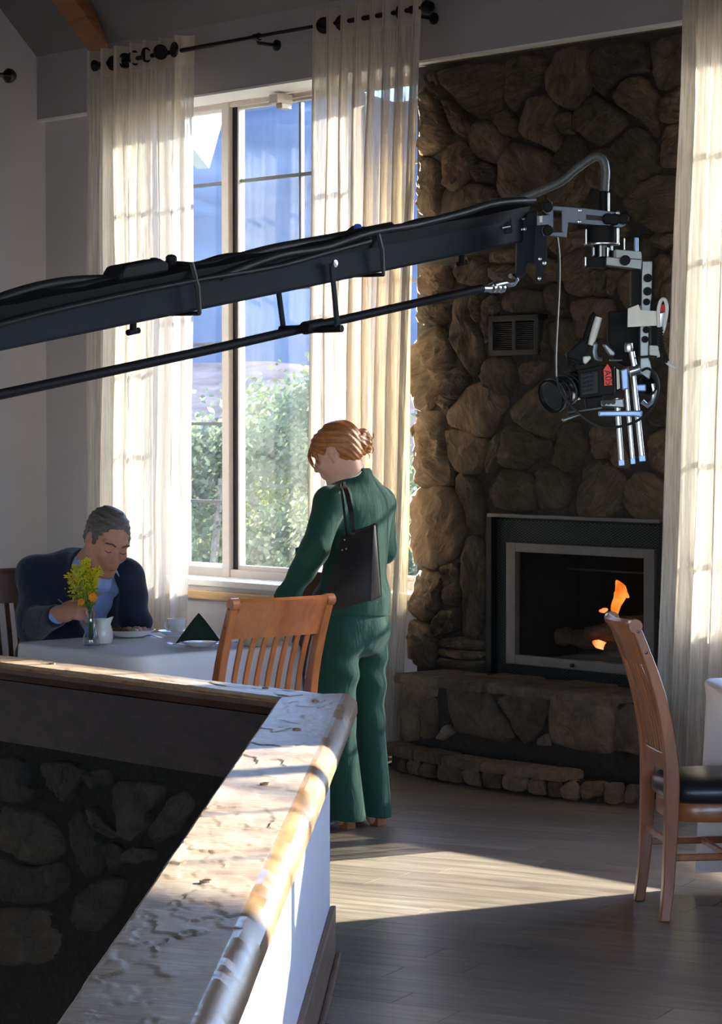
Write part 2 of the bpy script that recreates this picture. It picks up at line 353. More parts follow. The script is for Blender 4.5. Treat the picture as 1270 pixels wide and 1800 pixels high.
# chair rail and baseboard
m = MB(); m.wbox(-3.05, 0.12, 0.0, 0.028, 0.69, 0.74); m.wbox(2.05, 10.6, 0.0, 0.028, 0.69, 0.74)
struct('trim_2', m, M['rail_oak'], label='honey oak chair rail along the wall below the window sills', bevel=0.006)
m = MB(); m.wbox(-3.05, 0.12, 0.0, 0.018, 0.0, 0.11); m.wbox(2.05, 10.6, 0.0, 0.018, 0.0, 0.11)
M['base_wood'] = wood('baseboard_wood', (0.09, 0.05, 0.025), (0.22, 0.13, 0.07), (4, 4, 30), 0.5)
struct('baseboard_back', m, M['base_wood'])
# ---- floor
RD = Vector((0.0415, 0.9991, 0)).normalized(); RN = Vector((0.9991, -0.0415, 0)).normalized()
A1 = Vector((-0.0966, 7.9, 0))                          # corner foot of the half wall, right face
F2 = Vector((-0.252, 7.887, 0))                         # front top edge of the other half wall, at the corner
NB = -NI                                                # away from the camera
def clip(poly, p, n):
    out = []
    for i in range(len(poly)):
        a, b = poly[i], poly[(i + 1) % len(poly)]
        da, db = (a - p).dot(n), (b - p).dot(n)
        if da >= 0: out.append(a)
        if da * db < 0: out.append(a + (b - a) * (da / (da - db)))
    return out
PD = Vector((0.893, -0.4496, 0)).normalized(); PN = Vector((0.4496, 0.893, 0)).normalized()
M['floor'] = wood('grey_brown_plank', (0.10, 0.080, 0.062), (0.32, 0.262, 0.195), (2.2, 26, 26), 0.30, 0.0, 0.10, 0.16, 0.5, (0, 0, math.atan2(0.4496, 0.893)), (0.25, 0.75))
M['seam'] = plain('plank_joint', (0.03, 0.026, 0.022), 0.9)
B2 = F2 + NB * 0.19
m = MB()
big = [WP(-3.05, 0, 0), WP(10.6, 0, 0), WP(10.6, 12, 0), WP(-3.05, 12, 0)]
for cl in ([(A1, RN)], [(A1, -RN), (B2, NB)]):
    q = big
    for p, n in cl: q = clip(q, p, n)
    m.prism([v + UP * -0.012 for v in q], (0, 0, -0.25))
floor = struct('floor', m, M['seam'])
rng = random.Random(3)
npl = 0
for row in range(-2, 72):
    c0 = 2.9 + row * 0.152
    s_ = -14 + rng.uniform(0, 1.2)
    while s_ < 14:
        L = 1.22
        a = PN * c0 + PD * s_; g = 0.0012
        q = [a + PD * g + PN * g, a + PD * (L - g) + PN * g, a + PD * (L - g) + PN * (0.152 - g), a + PD * g + PN * (0.152 - g)]
        s_ += L
        cs = [a + PD * x + PN * y for x in (0, L) for y in (0, 0.152)]
        vis = any(c.y > 5.6 and 540 < IW / 2 + FPX * c.x / c.y < 1300 and IH > HOR + FPX * EYE / c.y - 60 for c in cs) and min((c - P0).dot(NI) for c in cs) > 0.02
        if not vis: continue
        mb = MB()
        for cl in ([(A1, RN)], [(A1, -RN), (B2, NB)]):
            r = q
            for p, n in cl:
                if len(r) > 2: r = clip(r, p, n)
            if len(r) > 2: mb.prism([v + UP * -0.011 for v in r], (0, 0, 0.011))
        if mb.v: obj('plank', mb, M['floor'], floor); npl += 1
# planks past the frame: one plain board floor
m = MB()
for cl in ([(A1, RN), (Vector((2.2, 9, 0)), Vector((1, 0.15, 0)))], [(A1, RN), (Vector((0, 5.4, 0)), Vector((0, -1, 0))), (Vector((2.2, 9, 0)), -Vector((1, 0.15, 0)))], [(A1, -RN), (B2, NB), (Vector((-0.5, 9, 0)), Vector((-1, -0.1, 0)))]):
    q = big
    for p, n in cl: q = clip(q, p, n)
    if len(q) > 2: m.prism([v + UP * -0.0118 for v in q], (0, 0, 0.006))
tag(obj('board_floor', m, M['floor'], floor), kind='stuff')
# ---- half walls round the stair opening
def rail_uv(u, t, z): return A1 + RN * u + RD * t + UP * z
m = MB()
q = [rail_uv(-0.125, -6.5, -1.6), rail_uv(0, -6.5, -1.6), rail_uv(0, 0, -1.6), rail_uv(-0.125, 0.0, -1.6)]
m.hexa(q + [v + UP * (1.6 + 0.765) for v in q])
half = struct('wall_half', m, M['drywall'], label='low white half wall beside the stair opening')
q = [rail_uv(0, -6.5, 0), rail_uv(0.018, -6.5, 0), rail_uv(0.018, 0.012, 0), rail_uv(0, 0.0, 0)]
m = MB(); m.hexa(q + [v + UP * 0.165 for v in q]); struct('baseboard_half_wall', m, M['base_wood'], bevel=0.004)
q = [rail_uv(0.018, -6.5, 0), rail_uv(0.036, -6.5, 0), rail_uv(0.036, 0.012, 0), rail_uv(0.018, 0.012, 0)]
m = MB(); m.hexa(q + [v + UP * 0.022 for v in q]); struct('trim_3', m, M['base_wood'], label='dark shoe moulding along foot of the half wall', bevel=0.006)
# weathered cap boards
def flake(a, b, seed):
    """hewn wood: tilted ragged sheets, each lifting at its near edge, and fine grain"""
    wx = noise.noise(Vector((a * 30, b * 14, seed))) * .35 + noise.noise(Vector((a * 80, b * 40, seed))) * .12
    q = Vector((a * 12 + wx, b * 6.0 + wx * 1.3 + a * 7, seed)); dist, pts = noise.voronoi(q, distance_metric='MANHATTAN')
    c = pts[0]; rn = noise.cell(c * 7.31)
    return -0.0013 * (q.y - c.y) * (.5 + rn) + 0.0013 * (rn - .5) + 0.0018 * noise.noise(Vector((a * 16, b * 3.2, 3.3))) + 0.0005 * noise.noise(Vector((a * 25, b * 160, 1.3)))
def weathered(name):
    m_, t, b = nt(name)
    tc = N(t, 'ShaderNodeTexCoord'); vr = N(t, 'ShaderNodeMapping'); vr.inputs['Rotation'].default_value = (0, 0, 0.35)
    t.links.new(tc.outputs['Object'], vr.inputs[0])
    mp = N(t, 'ShaderNodeMapping'); mp.inputs['Scale'].default_value = (4, 130, 60); t.links.new(vr.outputs[0], mp.inputs[0])
    n1 = N(t, 'ShaderNodeTexNoise', Scale=1.0, Detail=6.0, Roughness=0.6); t.links.new(mp.outputs[0], n1.inputs['Vector'])
    n2 = N(t, 'ShaderNodeTexNoise', Scale=5.0, Detail=5.0, Roughness=0.65); t.links.new(tc.outputs['Object'], n2.inputs['Vector'])
    r = ramp(t, [(0.34, (0.085, 0.048, 0.028)), (0.46, (0.26, 0.17, 0.105)), (0.66, (0.40, 0.31, 0.225))])
    mm = N(t, 'ShaderNodeMath', operation='MULTIPLY_ADD'); mm.inputs[1].default_value = 0.30; t.links.new(n1.outputs['Fac'], mm.inputs[0])
    m2 = N(t, 'ShaderNodeMath', operation='MULTIPLY'); m2.inputs[1].default_value = 0.75; t.links.new(n2.outputs['Fac'], m2.inputs[0]); t.links.new(m2.outputs[0], mm.inputs[2])
    t.links.new(mm.outputs[0], r.inputs[0]); t.links.new(r.outputs[0], b.inputs['Base Color'])
    b.inputs['Roughness'].default_value = 0.42; b.inputs['Specular IOR Level'].default_value = 0.6
    bp = N(t, 'ShaderNodeBump', Strength=0.25, Distance=0.004); t.links.new(n1.outputs['Fac'], bp.inputs['Height']); t.links.new(bp.outputs[0], b.inputs['Normal'])
    return m_
M['cap'] = weathered('weathered_cap_wood')
M['cap_edge'] = wood('cap_edge_wood', (0.10, 0.05, 0.02), (0.36, 0.20, 0.085), (14, 3, 14), 0.38, 0.2, 0.4)
def cap_board(place, width0, width1, length, end_skew, seed, zb=0.752):
    """a hewn board: rings across it, stepped flakes along its top, an uneven bevelled edge"""
    NU = 40; us = [width0 + (width1 - width0) * i / NU for i in range(NU + 1)]
    rings = []; n = int(length / 0.009)
    for k in range(n + 1):
        t = -length * k / n; row = []
        def tt(u): return t + end_skew(u) * max(0, 1 + t / 0.3)
        row.append(place(width0 - 0.004, tt(width0), zb))
        row.append(place(width0 - 0.006 + 0.003 * noise.noise(Vector((t * 12, seed, 0))), tt(width0), max(zb + .006, 0.796)))
        for i, u in enumerate(us):
            ez = -0.010 if i == 0 else (-0.003 if i == 1 else 0)
            row.append(place(u, tt(u), 0.817 + ez + flake(u, t, seed)))
        for j, (du, dz) in enumerate(((0.012, 0.002), (0.028, 0.013), (0.042, 0.030), (0.045, 0.045), (0.045, 0.064))):
            w_ = 0.0035 * noise.noise(Vector((t * 4, j * 1.7, seed))) + 0.001 * noise.noise(Vector((t * 25, j, seed)))
            row.append(place(width1 + du + w_ * (1 if j < 4 else 0), tt(width1 + du), 0.817 - dz + w_ * 0.5))
        rings.append(row)
    mb = MB(); nr = len(rings[0]); mb.loft(rings)
    mb.m = []
    for f in mb.f:
        c = [i % nr for i in f]
        mb.m.append(1 if len(f) == 4 and min(c) >= NU + 2 or (len(f) == 4 and max(c) <= 2) else 0)
    return mb
cap = obj('cap_board', cap_board(rail_uv, -0.158, 0.036, 6.0, lambda u: 0.015 + 0.42 * max(0, u + 0.158), 4.0), [M['cap'], M['cap_edge']], half, smooth=True, angle=28)
q = F2 - W * 3.2
m = MB(); b0 = [F2 + NB * 0.03 - W * 0.02, F2 + NB * 0.17 - W * 0.02, q + NB * 0.17, q + NB * 0.03]
m.prism([Vector((v.x, v.y, -1.6)) for v in b0], (0, 0, 1.6 + 0.76))
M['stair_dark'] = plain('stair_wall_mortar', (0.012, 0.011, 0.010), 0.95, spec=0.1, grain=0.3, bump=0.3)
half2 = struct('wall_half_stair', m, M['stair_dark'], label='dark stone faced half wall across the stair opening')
def cap2_place(u, t, z): return F2 + NB * u + W * t + UP * z
obj('cap_board', cap_board(cap2_place, 0.004, 0.155, 3.2, lambda u: 0.0 + 0.05 * u, 9.0, 0.794), [M['cap'], M['cap_edge']], half2, smooth=True, angle=28)
M['fascia'] = wood('dark_fascia_wood', (0.012, 0.008, 0.010), (0.034, 0.022, 0.026), (9, 9, 20), 0.5, 0.0, 0.3, 0.0, 0.15)
M['fascia_red'] = wood('red_brown_edge_wood', (0.015, 0.006, 0.004), (0.055, 0.020, 0.012), (6, 6, 40), 0.4, 0.2, 0.3)
m = MB(); rr = []
for k in range(90):
    t = -3.2 * k / 89; d = 0.003 * noise.noise(Vector((t * 3, 2, 0))) + 0.001 * noise.noise(Vector((t * 17, 5, 0)))
    rr.append([F2 + NB * b + W * t + UP * z for b, z in ((0.05, 0.802), (0.0, 0.802), (-0.004 + d, 0.780 + d), (0.006 - d, 0.757), (0.05, 0.752))])
m.loft(rr); tag(obj('edge_board', m, M['fascia_red'], half2, smooth=True, angle=25), 'reddish brown rough front edge below the cap')
m = MB(); rr = []
for k in range(40):
    t = -3.2 * k / 39
    rr.append([F2 + NB * b + W * t + UP * z for b, z in ((0.05, 0.752), (0.012, 0.752), (0.012, 0.535 + 0.006 * noise.noise(Vector((t * 2, 1, 1)))), (0.05, 0.53))])
m.loft(rr); obj('fascia_board', m, M['fascia'], half2, smooth=True, angle=25)
# bolt holes in the caps
def bolt(px, py, parent):
    d = (EYE - 0.8175) * FPX / (py - HOR); c = P(px, py, d); c.z = 0.8185
    m = MB(); m.lathe(c, [(0.0, -0.004), (0.0085, -0.004), (0.0085, 0.0015), (0.0, 0.0015)], 14); obj('bolt_hole', m, M['hole'], parent)
    m = MB(); m.lathe(c, [(0.0085, -0.004), (0.0125, -0.004), (0.0115, 0.0028), (0.0085, 0.0022), (0.0085, -0.004)], 14)
    obj('washer', m, M['cap_edge'], parent)
M['hole'] = plain('dark_bolt_hole', (0.008, 0.006, 0.005), 0.6)
for px, py in ((522, 1284), (466, 1381), (362, 1554), (555, 1234)): bolt(px, py, half)
for px, py in ((92, 1168), (467, 1211)): bolt(px, py, half2)
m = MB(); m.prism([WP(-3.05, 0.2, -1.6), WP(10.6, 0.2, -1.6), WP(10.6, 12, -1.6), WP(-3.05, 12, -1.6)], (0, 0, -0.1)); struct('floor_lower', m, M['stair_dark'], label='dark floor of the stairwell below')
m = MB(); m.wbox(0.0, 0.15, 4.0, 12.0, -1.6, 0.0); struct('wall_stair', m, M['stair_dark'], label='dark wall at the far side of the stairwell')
# ---- outside
def hill(name, rows, mat, label):
    m = MB(); m.grid(rows); return struct(name, m, mat, label=label, smooth=True, normals=False, angle=180)
M['mountain'] = plain('hazy_mountain', (0.045, 0.062, 0.090), 1.0, spec=0.0, grain=0.35, gscale=0.05)  # distance haze is put into this blue base colour
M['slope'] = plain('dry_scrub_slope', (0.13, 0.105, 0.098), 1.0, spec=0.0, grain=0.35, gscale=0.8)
M['ground'] = plain('dry_ground', (0.12, 0.12, 0.08), 1.0, spec=0.0, grain=0.4, gscale=1.5)
rows = []
for j in range(24):
    y = 180 + j * 9; row = []
    for i in range(40):
        x = -170 + i * 6.5; e = j / 23
        row.append(Vector((x, y, -6 + 58 * e ** 0.9 * (1 + 0.22 * noise.noise(Vector((x * 0.02, y * 0.015, 2)))) + 3 * noise.noise(Vector((x * 0.08, y * 0.08, 0))))))
    rows.append(row)
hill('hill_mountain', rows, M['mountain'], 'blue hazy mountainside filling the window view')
rows = []
for j in range(20):
    y = 52 + j * 3; row = []
    for i in range(40):
        x = -50 + i * 2; e = j / 19
        row.append(Vector((x, y, -3.5 + 7.6 * e ** 1.2 + 0.7 * noise.noise(Vector((x * 0.2, y * 0.2, 4))))))
    rows.append(row)
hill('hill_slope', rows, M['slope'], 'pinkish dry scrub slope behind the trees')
m = MB(); m.prism([Vector((-60, 15.9, -2.2)), Vector((60, 15.9, -2.2)), Vector((60, 70, -3.0)), Vector((-60, 70, -3.0))], (0, 0, -0.3)); struct('ground_outside', m, M['ground'], label='dry yard ground outside the windows')
n_ = Vector((0.9, -0.42, 0)).normalized()
D0 = 21.5; pts = [(333, 120), (404, 120), (398, 188), (368, 296), (338, 258)]
m = MB(); base = P(368, 296, D0); al = Vector((0.42, 0.9, 0)).normalized()
poly = []
for px, py in pts:
    a_ = P(px, py, 1.0) - Vector((0, 0, EYE)); t_ = (base - Vector((0, 0, EYE))).dot(n_) / a_.dot(n_); poly.append(Vector((0, 0, EYE)) + a_ * t_)
poly = [poly[0] + UP * 1.5, poly[1] + UP * 1.5] + poly[2:]
m.prism(poly, -n_ * 0.12); struct('outside_white_slab', m, M['white'], label='white triangular slab outside, seen through the left pane')  # solid slab added outside to give the bright triangle in the left pane
M['leaf'] = leaf_mat('backlit_leaves', (0.13, 0.16, 0.04), (0.30, 0.29, 0.09), 0.55)
M['leaf_pale'] = leaf_mat('pale_leaves', (0.12, 0.16, 0.09), (0.26, 0.28, 0.15), 0.55)
M['bark'] = plain('pale_bark', (0.20, 0.17, 0.13), 0.9, grain=0.3)
def tree(name, c, h, rad, n, mat, label, seed, leaf=0.09):
    rg = random.Random(seed); e = empty(name, c, label, 'tree', 'trees outside the window')
    t = MB(); tips = []
    t.tube(smooth_path([c, c + Vector((rg.uniform(-.1, .1), 0, h * .4)), c + Vector((rg.uniform(-.2, .2), rg.uniform(-.2, .2), h * .92))], 5), [0.07 - 0.005 * i for i in range(11)], 7)
    for k in range(9):
        z = h * rg.uniform(0.25, 0.8); a = rg.uniform(0, 6.28); b = c + UP * z
        tip = b + Vector((math.cos(a), math.sin(a), rg.uniform(0.3, 0.9))) * rad * rg.uniform(0.6, 1.0); tips.append(tip)
        t.tube([b, (b + tip) / 2 + UP * 0.1, tip], [0.03, 0.02, 0.008], 5)
    obj('trunk', t, M['bark'], e, smooth=True)
    f = MB(); cl = [(c + UP * h * rg.uniform(0.2, 1.0) + Vector((rg.gauss(0, 1), rg.gauss(0, 1), 0)) * rad * 0.42, rad * rg.uniform(0.22, 0.45)) for _ in range(26)]
    for k in range(int(n * 2.4)):
        q, r_ = cl[k % len(cl)]; p = q + Vector((rg.gauss(0, 1), rg.gauss(0, 1), rg.gauss(0, 1))) * r_ * 0.55
        d = Vector((rg.gauss(0, 1), rg.gauss(0, 1), rg.gauss(0, 1))).normalized(); s2 = d.orthogonal().normalized() * leaf * 0.34; d *= leaf * rg.uniform(0.6, 1.2)
        f.add([p, p + d * .5 + s2, p + d, p + d * .5 - s2], [(0, 1, 2, 3)])
    tag(obj('foliage', f, mat, e, normals=False), kind='stuff')
for i, (px, D, h, rad, n, mt, lb) in enumerate((
        (352, 17.6, 3.9, 0.62, 4200, 'leaf_pale', 'pale leafy tree in the narrow left pane'),
        (380, 24.5, 3.5, 0.95, 3600, 'leaf', 'yellow green bush low in the left pane'),
        (440, 19.4, 4.2, 0.66, 4200, 'leaf_pale', 'pale green tree just right of the mullion'),
        (505, 22.0, 4.1, 0.85, 4600, 'leaf', 'yellow green tree in the middle of the wide pane'),
        (548, 17.9, 4.2, 0.56, 4200, 'leaf_pale', 'tall pale tree near the right curtain edge'),
        (470, 27.5, 3.6, 1.15, 3600, 'leaf', 'low olive bush behind the two pale trees'),
        (722, 20.0, 3.8, 0.8, 3000, 'leaf_pale', 'tree seen between curtain and fireplace stones'))):
    c = P(px, 900, D); c.z = -2.3
    tree('slender_tree', c, h, rad, n, M[mt], lb, 40 + i, 0.062)
# ================================================================== FIREPLACE
FW0, FW1 = 0.106, 2.04
fp = empty('fireplace', WP(0.95, 0.0, 0), 'tall fireplace chimney breast of rough brown fieldstones with stepped stone hearth', 'fireplace')
ow0, oz1 = wz(864, 906, -0.03); ow1, _ = wz(1172, 917, -0.03); oz0 = 0.44
m = MB()
m.wbox(FW0 + 0.03, ow0, -0.3, -0.045, 0, ZT - 0.012); m.wbox(ow1, FW1, -0.3, -0.045, 0, ZT - 0.012)
m.wbox(ow0, ow1, -0.3, -0.045, oz1, ZT - 0.012); m.wbox(ow0, ow1, -0.3, -0.045, 0, oz0)
obj('mortar_body', m, M['mortar'], fp)
def stone(name, poly, o0, depth, mat, parent, seed, frame=None, rough=1.0, n=30):
    """a rounded, knobbly field stone grown from its (w, z) outline"""
    fr = frame or (lambda w, o, z: WP(w, o, z))
    pts = [Vector((w, z, 0)) for w, z in poly]
    for _ in range(2):
        q = []
        for i in range(len(pts)):
            a, b = pts[i], pts[(i + 1) % len(pts)]; q += [a * .86 + b * .14, a * .14 + b * .86]
        pts = q
    per = [0]
    for i in range(len(pts)): per.append(per[-1] + (pts[(i + 1) % len(pts)] - pts[i]).length)
    out = []
    for k in range(n):
        d = per[-1] * k / n; i = max(j for j in range(len(pts)) if per[j] <= d)
        out.append(pts[i].lerp(pts[(i + 1) % len(pts)], (d - per[i]) / max(1e-9, per[i + 1] - per[i])))
    c = sum(out, Vector()) / n; sz = math.sqrt(max(p.x for p in out) - min(p.x for p in out)) ** 2
    prof = [(0.98, -0.3), (1.07, 0.10), (1.06, 0.5), (1.00, 0.80), (0.90, 0.96), (0.76, 1.02), (0.58, 1.05), (0.40, 1.05), (0.20, 1.06)]
    rings = []
    tx, tz = (random.Random(seed).uniform(-.25, .25), random.Random(seed + 1).uniform(-.25, .25))
    for ri, (s, h) in enumerate(prof):
        row = []
        for p in out:
            q = c + (p - c) * s
            e = Vector((q.x * 9, q.y * 9, seed * 1.7 + h))
            nz = noise.noise(e) * 0.020 + (abs(noise.noise(e * 2.3)) - .25) * 0.026 + noise.noise(e * 6) * 0.010
            ti = (q.x - c.x) * tx + (q.y - c.y) * tz
            k = (1 if ri > 0 else 0) * rough
            edge = noise.noise(e * 1.8 + Vector((9, 2, 0))) * 0.010 * (1 if 0 < ri < 4 else .4)
            dirv = (q - c); dirv = dirv / max(dirv.length, 1e-6)
            row.append(fr(q.x + dirv.x * edge, o0 + depth * h + (nz * k + ti * min(1, h) * 0.5 if ri > 1 else 0), q.y + dirv.y * edge))
        rings.append(row)
    mb = MB(); mb.loft(rings)
    nb = len(mb.v); e = Vector((c.x * 9, c.y * 9, seed * 1.7)); mb.v.append(tuple(fr(c.x, o0 + depth * 1.07 + noise.noise(e) * .018 * rough, c.y)))
    mb.f = mb.f[:-1]; b = (len(prof) - 1) * n
    mb.m = []
    for i in range(n): mb.f.append((b + i, b + (i + 1) % n, nb))
    mb.m = [0] * len(mb.f)
    return obj(name, mb, mat, parent, smooth=True, angle=55)
RA = (720, 40, 2.54); RB = (720, 340, 2.54); RC = (720, 620, 2.54); RDp = (690, 880, 5.625); RP = (0, 0, 1.0); RE = (690, 1150, 2.54); RF = (0, 1280, 3.175)
FS = [
 (RA, '62,225 125,222 145,300 128,345 75,290'), (RA, '35,285 75,300 115,360 135,440 168,480 150,530 95,582 35,588'),
 (RA, '143,338 170,345 240,430 258,460 245,508 215,505 180,455 150,390'), (RA, '122,212 240,190 340,183 415,203 412,250 395,310 390,370 355,434 280,420 225,380 190,330 150,280'),
 (RA, '420,150 520,145 592,162 587,240 540,290 490,335 450,387 410,340 403,290 418,240'), (RA, '640,122 785,103 797,180 787,270 775,320 715,390 640,352 598,300 603,210 635,170'),
 (RA, '830,103 900,88 1032,82 1052,140 1052,215 960,225 895,272 850,320 808,270 793,200 813,140'), (RA, '1073,78 1235,38 1225,272 1110,302 1083,250 1076,150'),
 (RA, '1098,350 1140,320 1222,282 1220,432 1160,454 1113,440'), (RA, '1108,480 1150,458 1216,446 1214,640 1118,642 1110,560'),
 (RA, '900,330 960,248 1040,243 1057,290 1092,310 1097,400 1087,522 1030,440 980,400 920,370'), (RA, '713,400 760,360 805,308 860,350 937,400 947,455 900,500 830,545 780,530 755,490 718,470'),
 (RA, '633,430 670,396 707,400 717,460 717,492 670,492 643,465'), (RA, '520,340 590,316 627,360 642,400 632,440 652,520 640,572 590,547 480,505 468,450 488,400'),
 (RA, '378,400 420,383 467,430 472,480 450,507 400,492 373,440'), (RA, '253,460 320,435 380,453 427,520 402,580 370,627 300,602 253,560'),
 (RA, '133,590 160,553 220,526 247,560 277,610 262,670 232,720 180,750 148,690 133,630'), (RA, '283,615 330,618 372,640 362,712 300,717 273,680'),
 (RA, '438,531 520,553 602,580 617,640 612,735 560,790 440,800 376,770 383,660 408,590'), (RA, '670,518 740,495 767,560 777,610 700,680 620,732 623,600'),
 (RA, '798,570 860,553 902,600 882,740 800,737 778,680 783,620'), (RA, '898,540 985,468 1042,490 1052,530 1097,545 1102,660 1010,722 960,780 900,760 888,650'),
 (RA, '40,598 80,606 135,650 147,700 115,770 110,850 35,852'), (RA, '200,745 265,706 340,728 372,755 372,860 300,870 168,850'),
 (RP, '1090,352 1123,320 1157,307 1196,321 1196,400 1153,410 1110,387 1096,369'), (RP, '965,318 1020,306 1024,340 1000,372 962,372'),
 (RB, '1058,200 1090,178 1162,176 1168,215 1140,247 1080,242 1056,220'), (RB, '50,325 155,318 172,380 167,420 110,452 42,447 46,380'),
 (RB, '42,500 110,488 172,500 170,570 130,587 58,587 36,560'), (RB, '193,310 235,278 302,283 337,330 332,390 280,412 208,397 186,350'),
 (RB, '338,330 420,316 472,328 477,380 400,397 343,387'), (RB, '340,258 470,243 482,305 400,310 343,306'),
 (RB, '203,415 255,418 262,480 252,520 262,580 302,640 312,740 265,823 213,730 178,640 188,520'), (RB, '262,430 302,440 312,540 287,577 264,540'),
 (RB, '318,470 370,448 387,520 352,560 347,660 320,672 308,600'), (RB, '388,460 480,423 582,438 592,500 540,537 440,537 393,510'),
 (RB, '598,430 650,398 682,440 677,540 640,552 603,500'), (RB, '683,270 740,243 792,280 782,330 812,400 792,450 700,452 668,380'),
 (RB, '800,340 866,338 860,450 812,462'), (RB, '874,338 950,343 905,440 872,452'), (RB, '918,400 960,348 1032,338 1042,480 960,512 923,450'),
 (RB, '698,490 790,463 882,473 892,520 852,640 740,642 703,560'), (RB, '608,580 690,553 732,620 722,700 640,722 608,660'),
 (RB, '1088,270 1160,278 1182,330 1120,420 1088,470'), (RB, '1128,400 1185,353 1200,365 1200,522 1150,512 1118,450'), (RB, '1163,245 1200,205 1204,312 1168,302'),
 (RP, '723,612 744,584 767,574 785,592 790,625 784,660 767,695 748,721 732,723 726,690 720,650'),
 (RC, '308,60 340,23 420,18 457,60 442,130 405,197 340,162 303,110'), (RC, '478,50 590,23 597,80 540,132 488,142'),
 (RC, '148,130 195,63 252,85 257,130 190,207 143,180'), (RC, '118,210 140,178 177,215 150,250 118,235'),
 (RC, '250,143 310,133 362,160 412,210 412,250 375,274 367,330 320,382 240,352 158,322 146,285 198,210'),
 (RC, '438,260 500,188 570,133 622,150 682,230 672,300 640,372 580,377 438,292'), (RC, '15,330 45,268 122,273 142,330 152,430 182,520 177,590 35,602 18,480'),
 (RC, '153,343 240,358 332,390 332,470 290,542 225,537 178,500 158,430'), (RC, '343,400 412,328 412,400 382,480 350,542 328,500'),
 (RC, '418,340 460,318 512,335 562,390 622,388 627,430 540,482 500,522 393,507 398,450'), (RC, '648,410 680,318 732,308 762,380 772,430 732,500 700,532 623,500'),
 (RC, '798,328 880,328 907,370 882,440 820,477 793,420'), (RC, '888,440 920,378 962,520 908,502'),
 (RC, '768,500 810,476 860,483 932,540 947,600 932,700 830,740 738,720 743,620 773,560'), (RC, '953,590 1000,543 1045,528 1142,600 1146,745 1000,742 948,670'),
 (RC, '1058,380 1110,343 1158,348 1150,560 1058,502'), (RC, '558,520 640,508 702,560 712,620 682,692 560,702 548,600'),
 (RC, '358,590 400,528 480,523 547,570 542,700 450,712 368,690 353,640'), (RP, '801,832 818,831 839,860 847,895 847,920 838,937 826,937 816,915 805,880 798,855'),
 (RP, '720,876 740,860 767,855 791,864 802,890 812,920 808,932 798,956 798,976 772,989 754,1002 730,994 719,975 718,930'),
 (RDp, '228,660 340,697 440,738 477,790 462,880 412,1000 372,1120 322,1192 260,1182 198,1122 156,1050 210,950 190,760'),
 (RDp, '488,638 615,618 642,800 662,950 602,1022 508,1012 503,900 518,850'), (RDp, '688,398 780,368 852,430 892,620 902,760 882,900 872,1150 822,1282 760,1362 700,1352 658,1280 668,1080 688,920 663,780 668,540'),
 (RDp, '378,1240 450,1078 622,1073 662,1150 602,1292 500,1312 420,1367'), (RDp, '163,1280 200,1178 332,1238 382,1330 387,1440 377,1637 208,1622 168,1450'),
 (RDp, '438,1380 600,1348 760,1368 888,1400 888,1470 640,1468 430,1440'), (RDp, '420,1462 640,1488 890,1490 890,1560 660,1570 415,1530'), (RDp, '425,1550 660,1590 890,1580 890,1650 690,1655 425,1625'),
 (RC, '1090,60 1168,55 1166,322 1060,332 1078,200'), (RB, '1078,560 1165,590 1168,740 1098,722'), (RA, '625,745 700,700 775,640 790,690 770,760 700,832 622,800'),
 (RB, '710,165 782,158 800,205 790,232 720,237'), (RB, '545,560 600,560 606,640 602,740 590,740'), (RP, '880,375 935,362 958,385 950,425 905,432 878,410'), (RP, '960,385 1000,380 1008,428 985,455 955,430'), (RP, '1040,385 1085,372 1100,405 1075,440 1040,430'), (RP, '935,440 985,462 985,490 940,500 915,470'), (RP, '1095,420 1130,412 1150,440 1120,470 1090,460'),
]
def polypx(reg, s): return [(reg[0] + float(a) / reg[2], reg[1] + float(b) / reg[2]) for a, b in (p.split(',') for p in s.split())]
for i, (reg, s) in enumerate(FS):
    pl = [wz(x, y, 0.0) for x, y in polypx(reg, s)]
    left = sum(x for x, y in polypx(reg, s)) / len(pl) < 800
    stone('stone', pl, -0.06, 0.075 if left else 0.058, M['stone'], fp, 11 + i, rough=1.5 if left else 1.0)
# hearth: seat tier and bowed step
H1, H2, O1 = 0.42, 0.085, 0.43
hw0, hw1 = 0.52, 1.95
m = MB(); m.wbox(hw0 + 0.02, hw1, -0.05, O1 - 0.03, 0.0, H1); obj('hearth_core', m, M['mortar'], fp)
def bow(w): return 0.45 + 0.20 * max(0.0, 1 - ((w - 1.40) / 0.95) ** 2) ** 0.6
ws_ = [hw0 + (hw1 - hw0) * i / 16 for i in range(17)]
m = MB(); m.prism([WP(w, bow(w) - 0.03, 0) for w in ws_] + [WP(hw1, 0, 0), WP(hw0, 0, 0)], (0, 0, H2)); obj('hearth_step_core', m, M['mortar'], fp)
HF = ['45,115 110,110 190,120 190,190 160,185 120,250 110,372 50,382', '118,250 150,190 182,210 187,370 118,377', '223,150 260,136 300,153 382,153 422,190 452,250 502,320 527,375 470,387 380,367 278,347 248,270 226,200',
 '473,200 520,178 610,180 682,198 672,260 632,360 590,402 548,352 508,270', '698,230 705,193 740,188 820,213 930,208 982,238 987,330 982,420 930,442 720,402 696,360', '993,240 1040,228 1092,258 1112,450 1000,437 990,380',
 '193,380 235,308 267,350 215,387', '648,372 690,350 692,412 650,407', '1120,240 1200,250 1210,420 1125,440']
for i, s in enumerate(HF):
    stone('hearth_stone', [wz(x, y, O1) for x, y in polypx(RE, s)], O1 - 0.05, 0.055, M['hearthstone'], fp, 200 + i, rough=0.8)
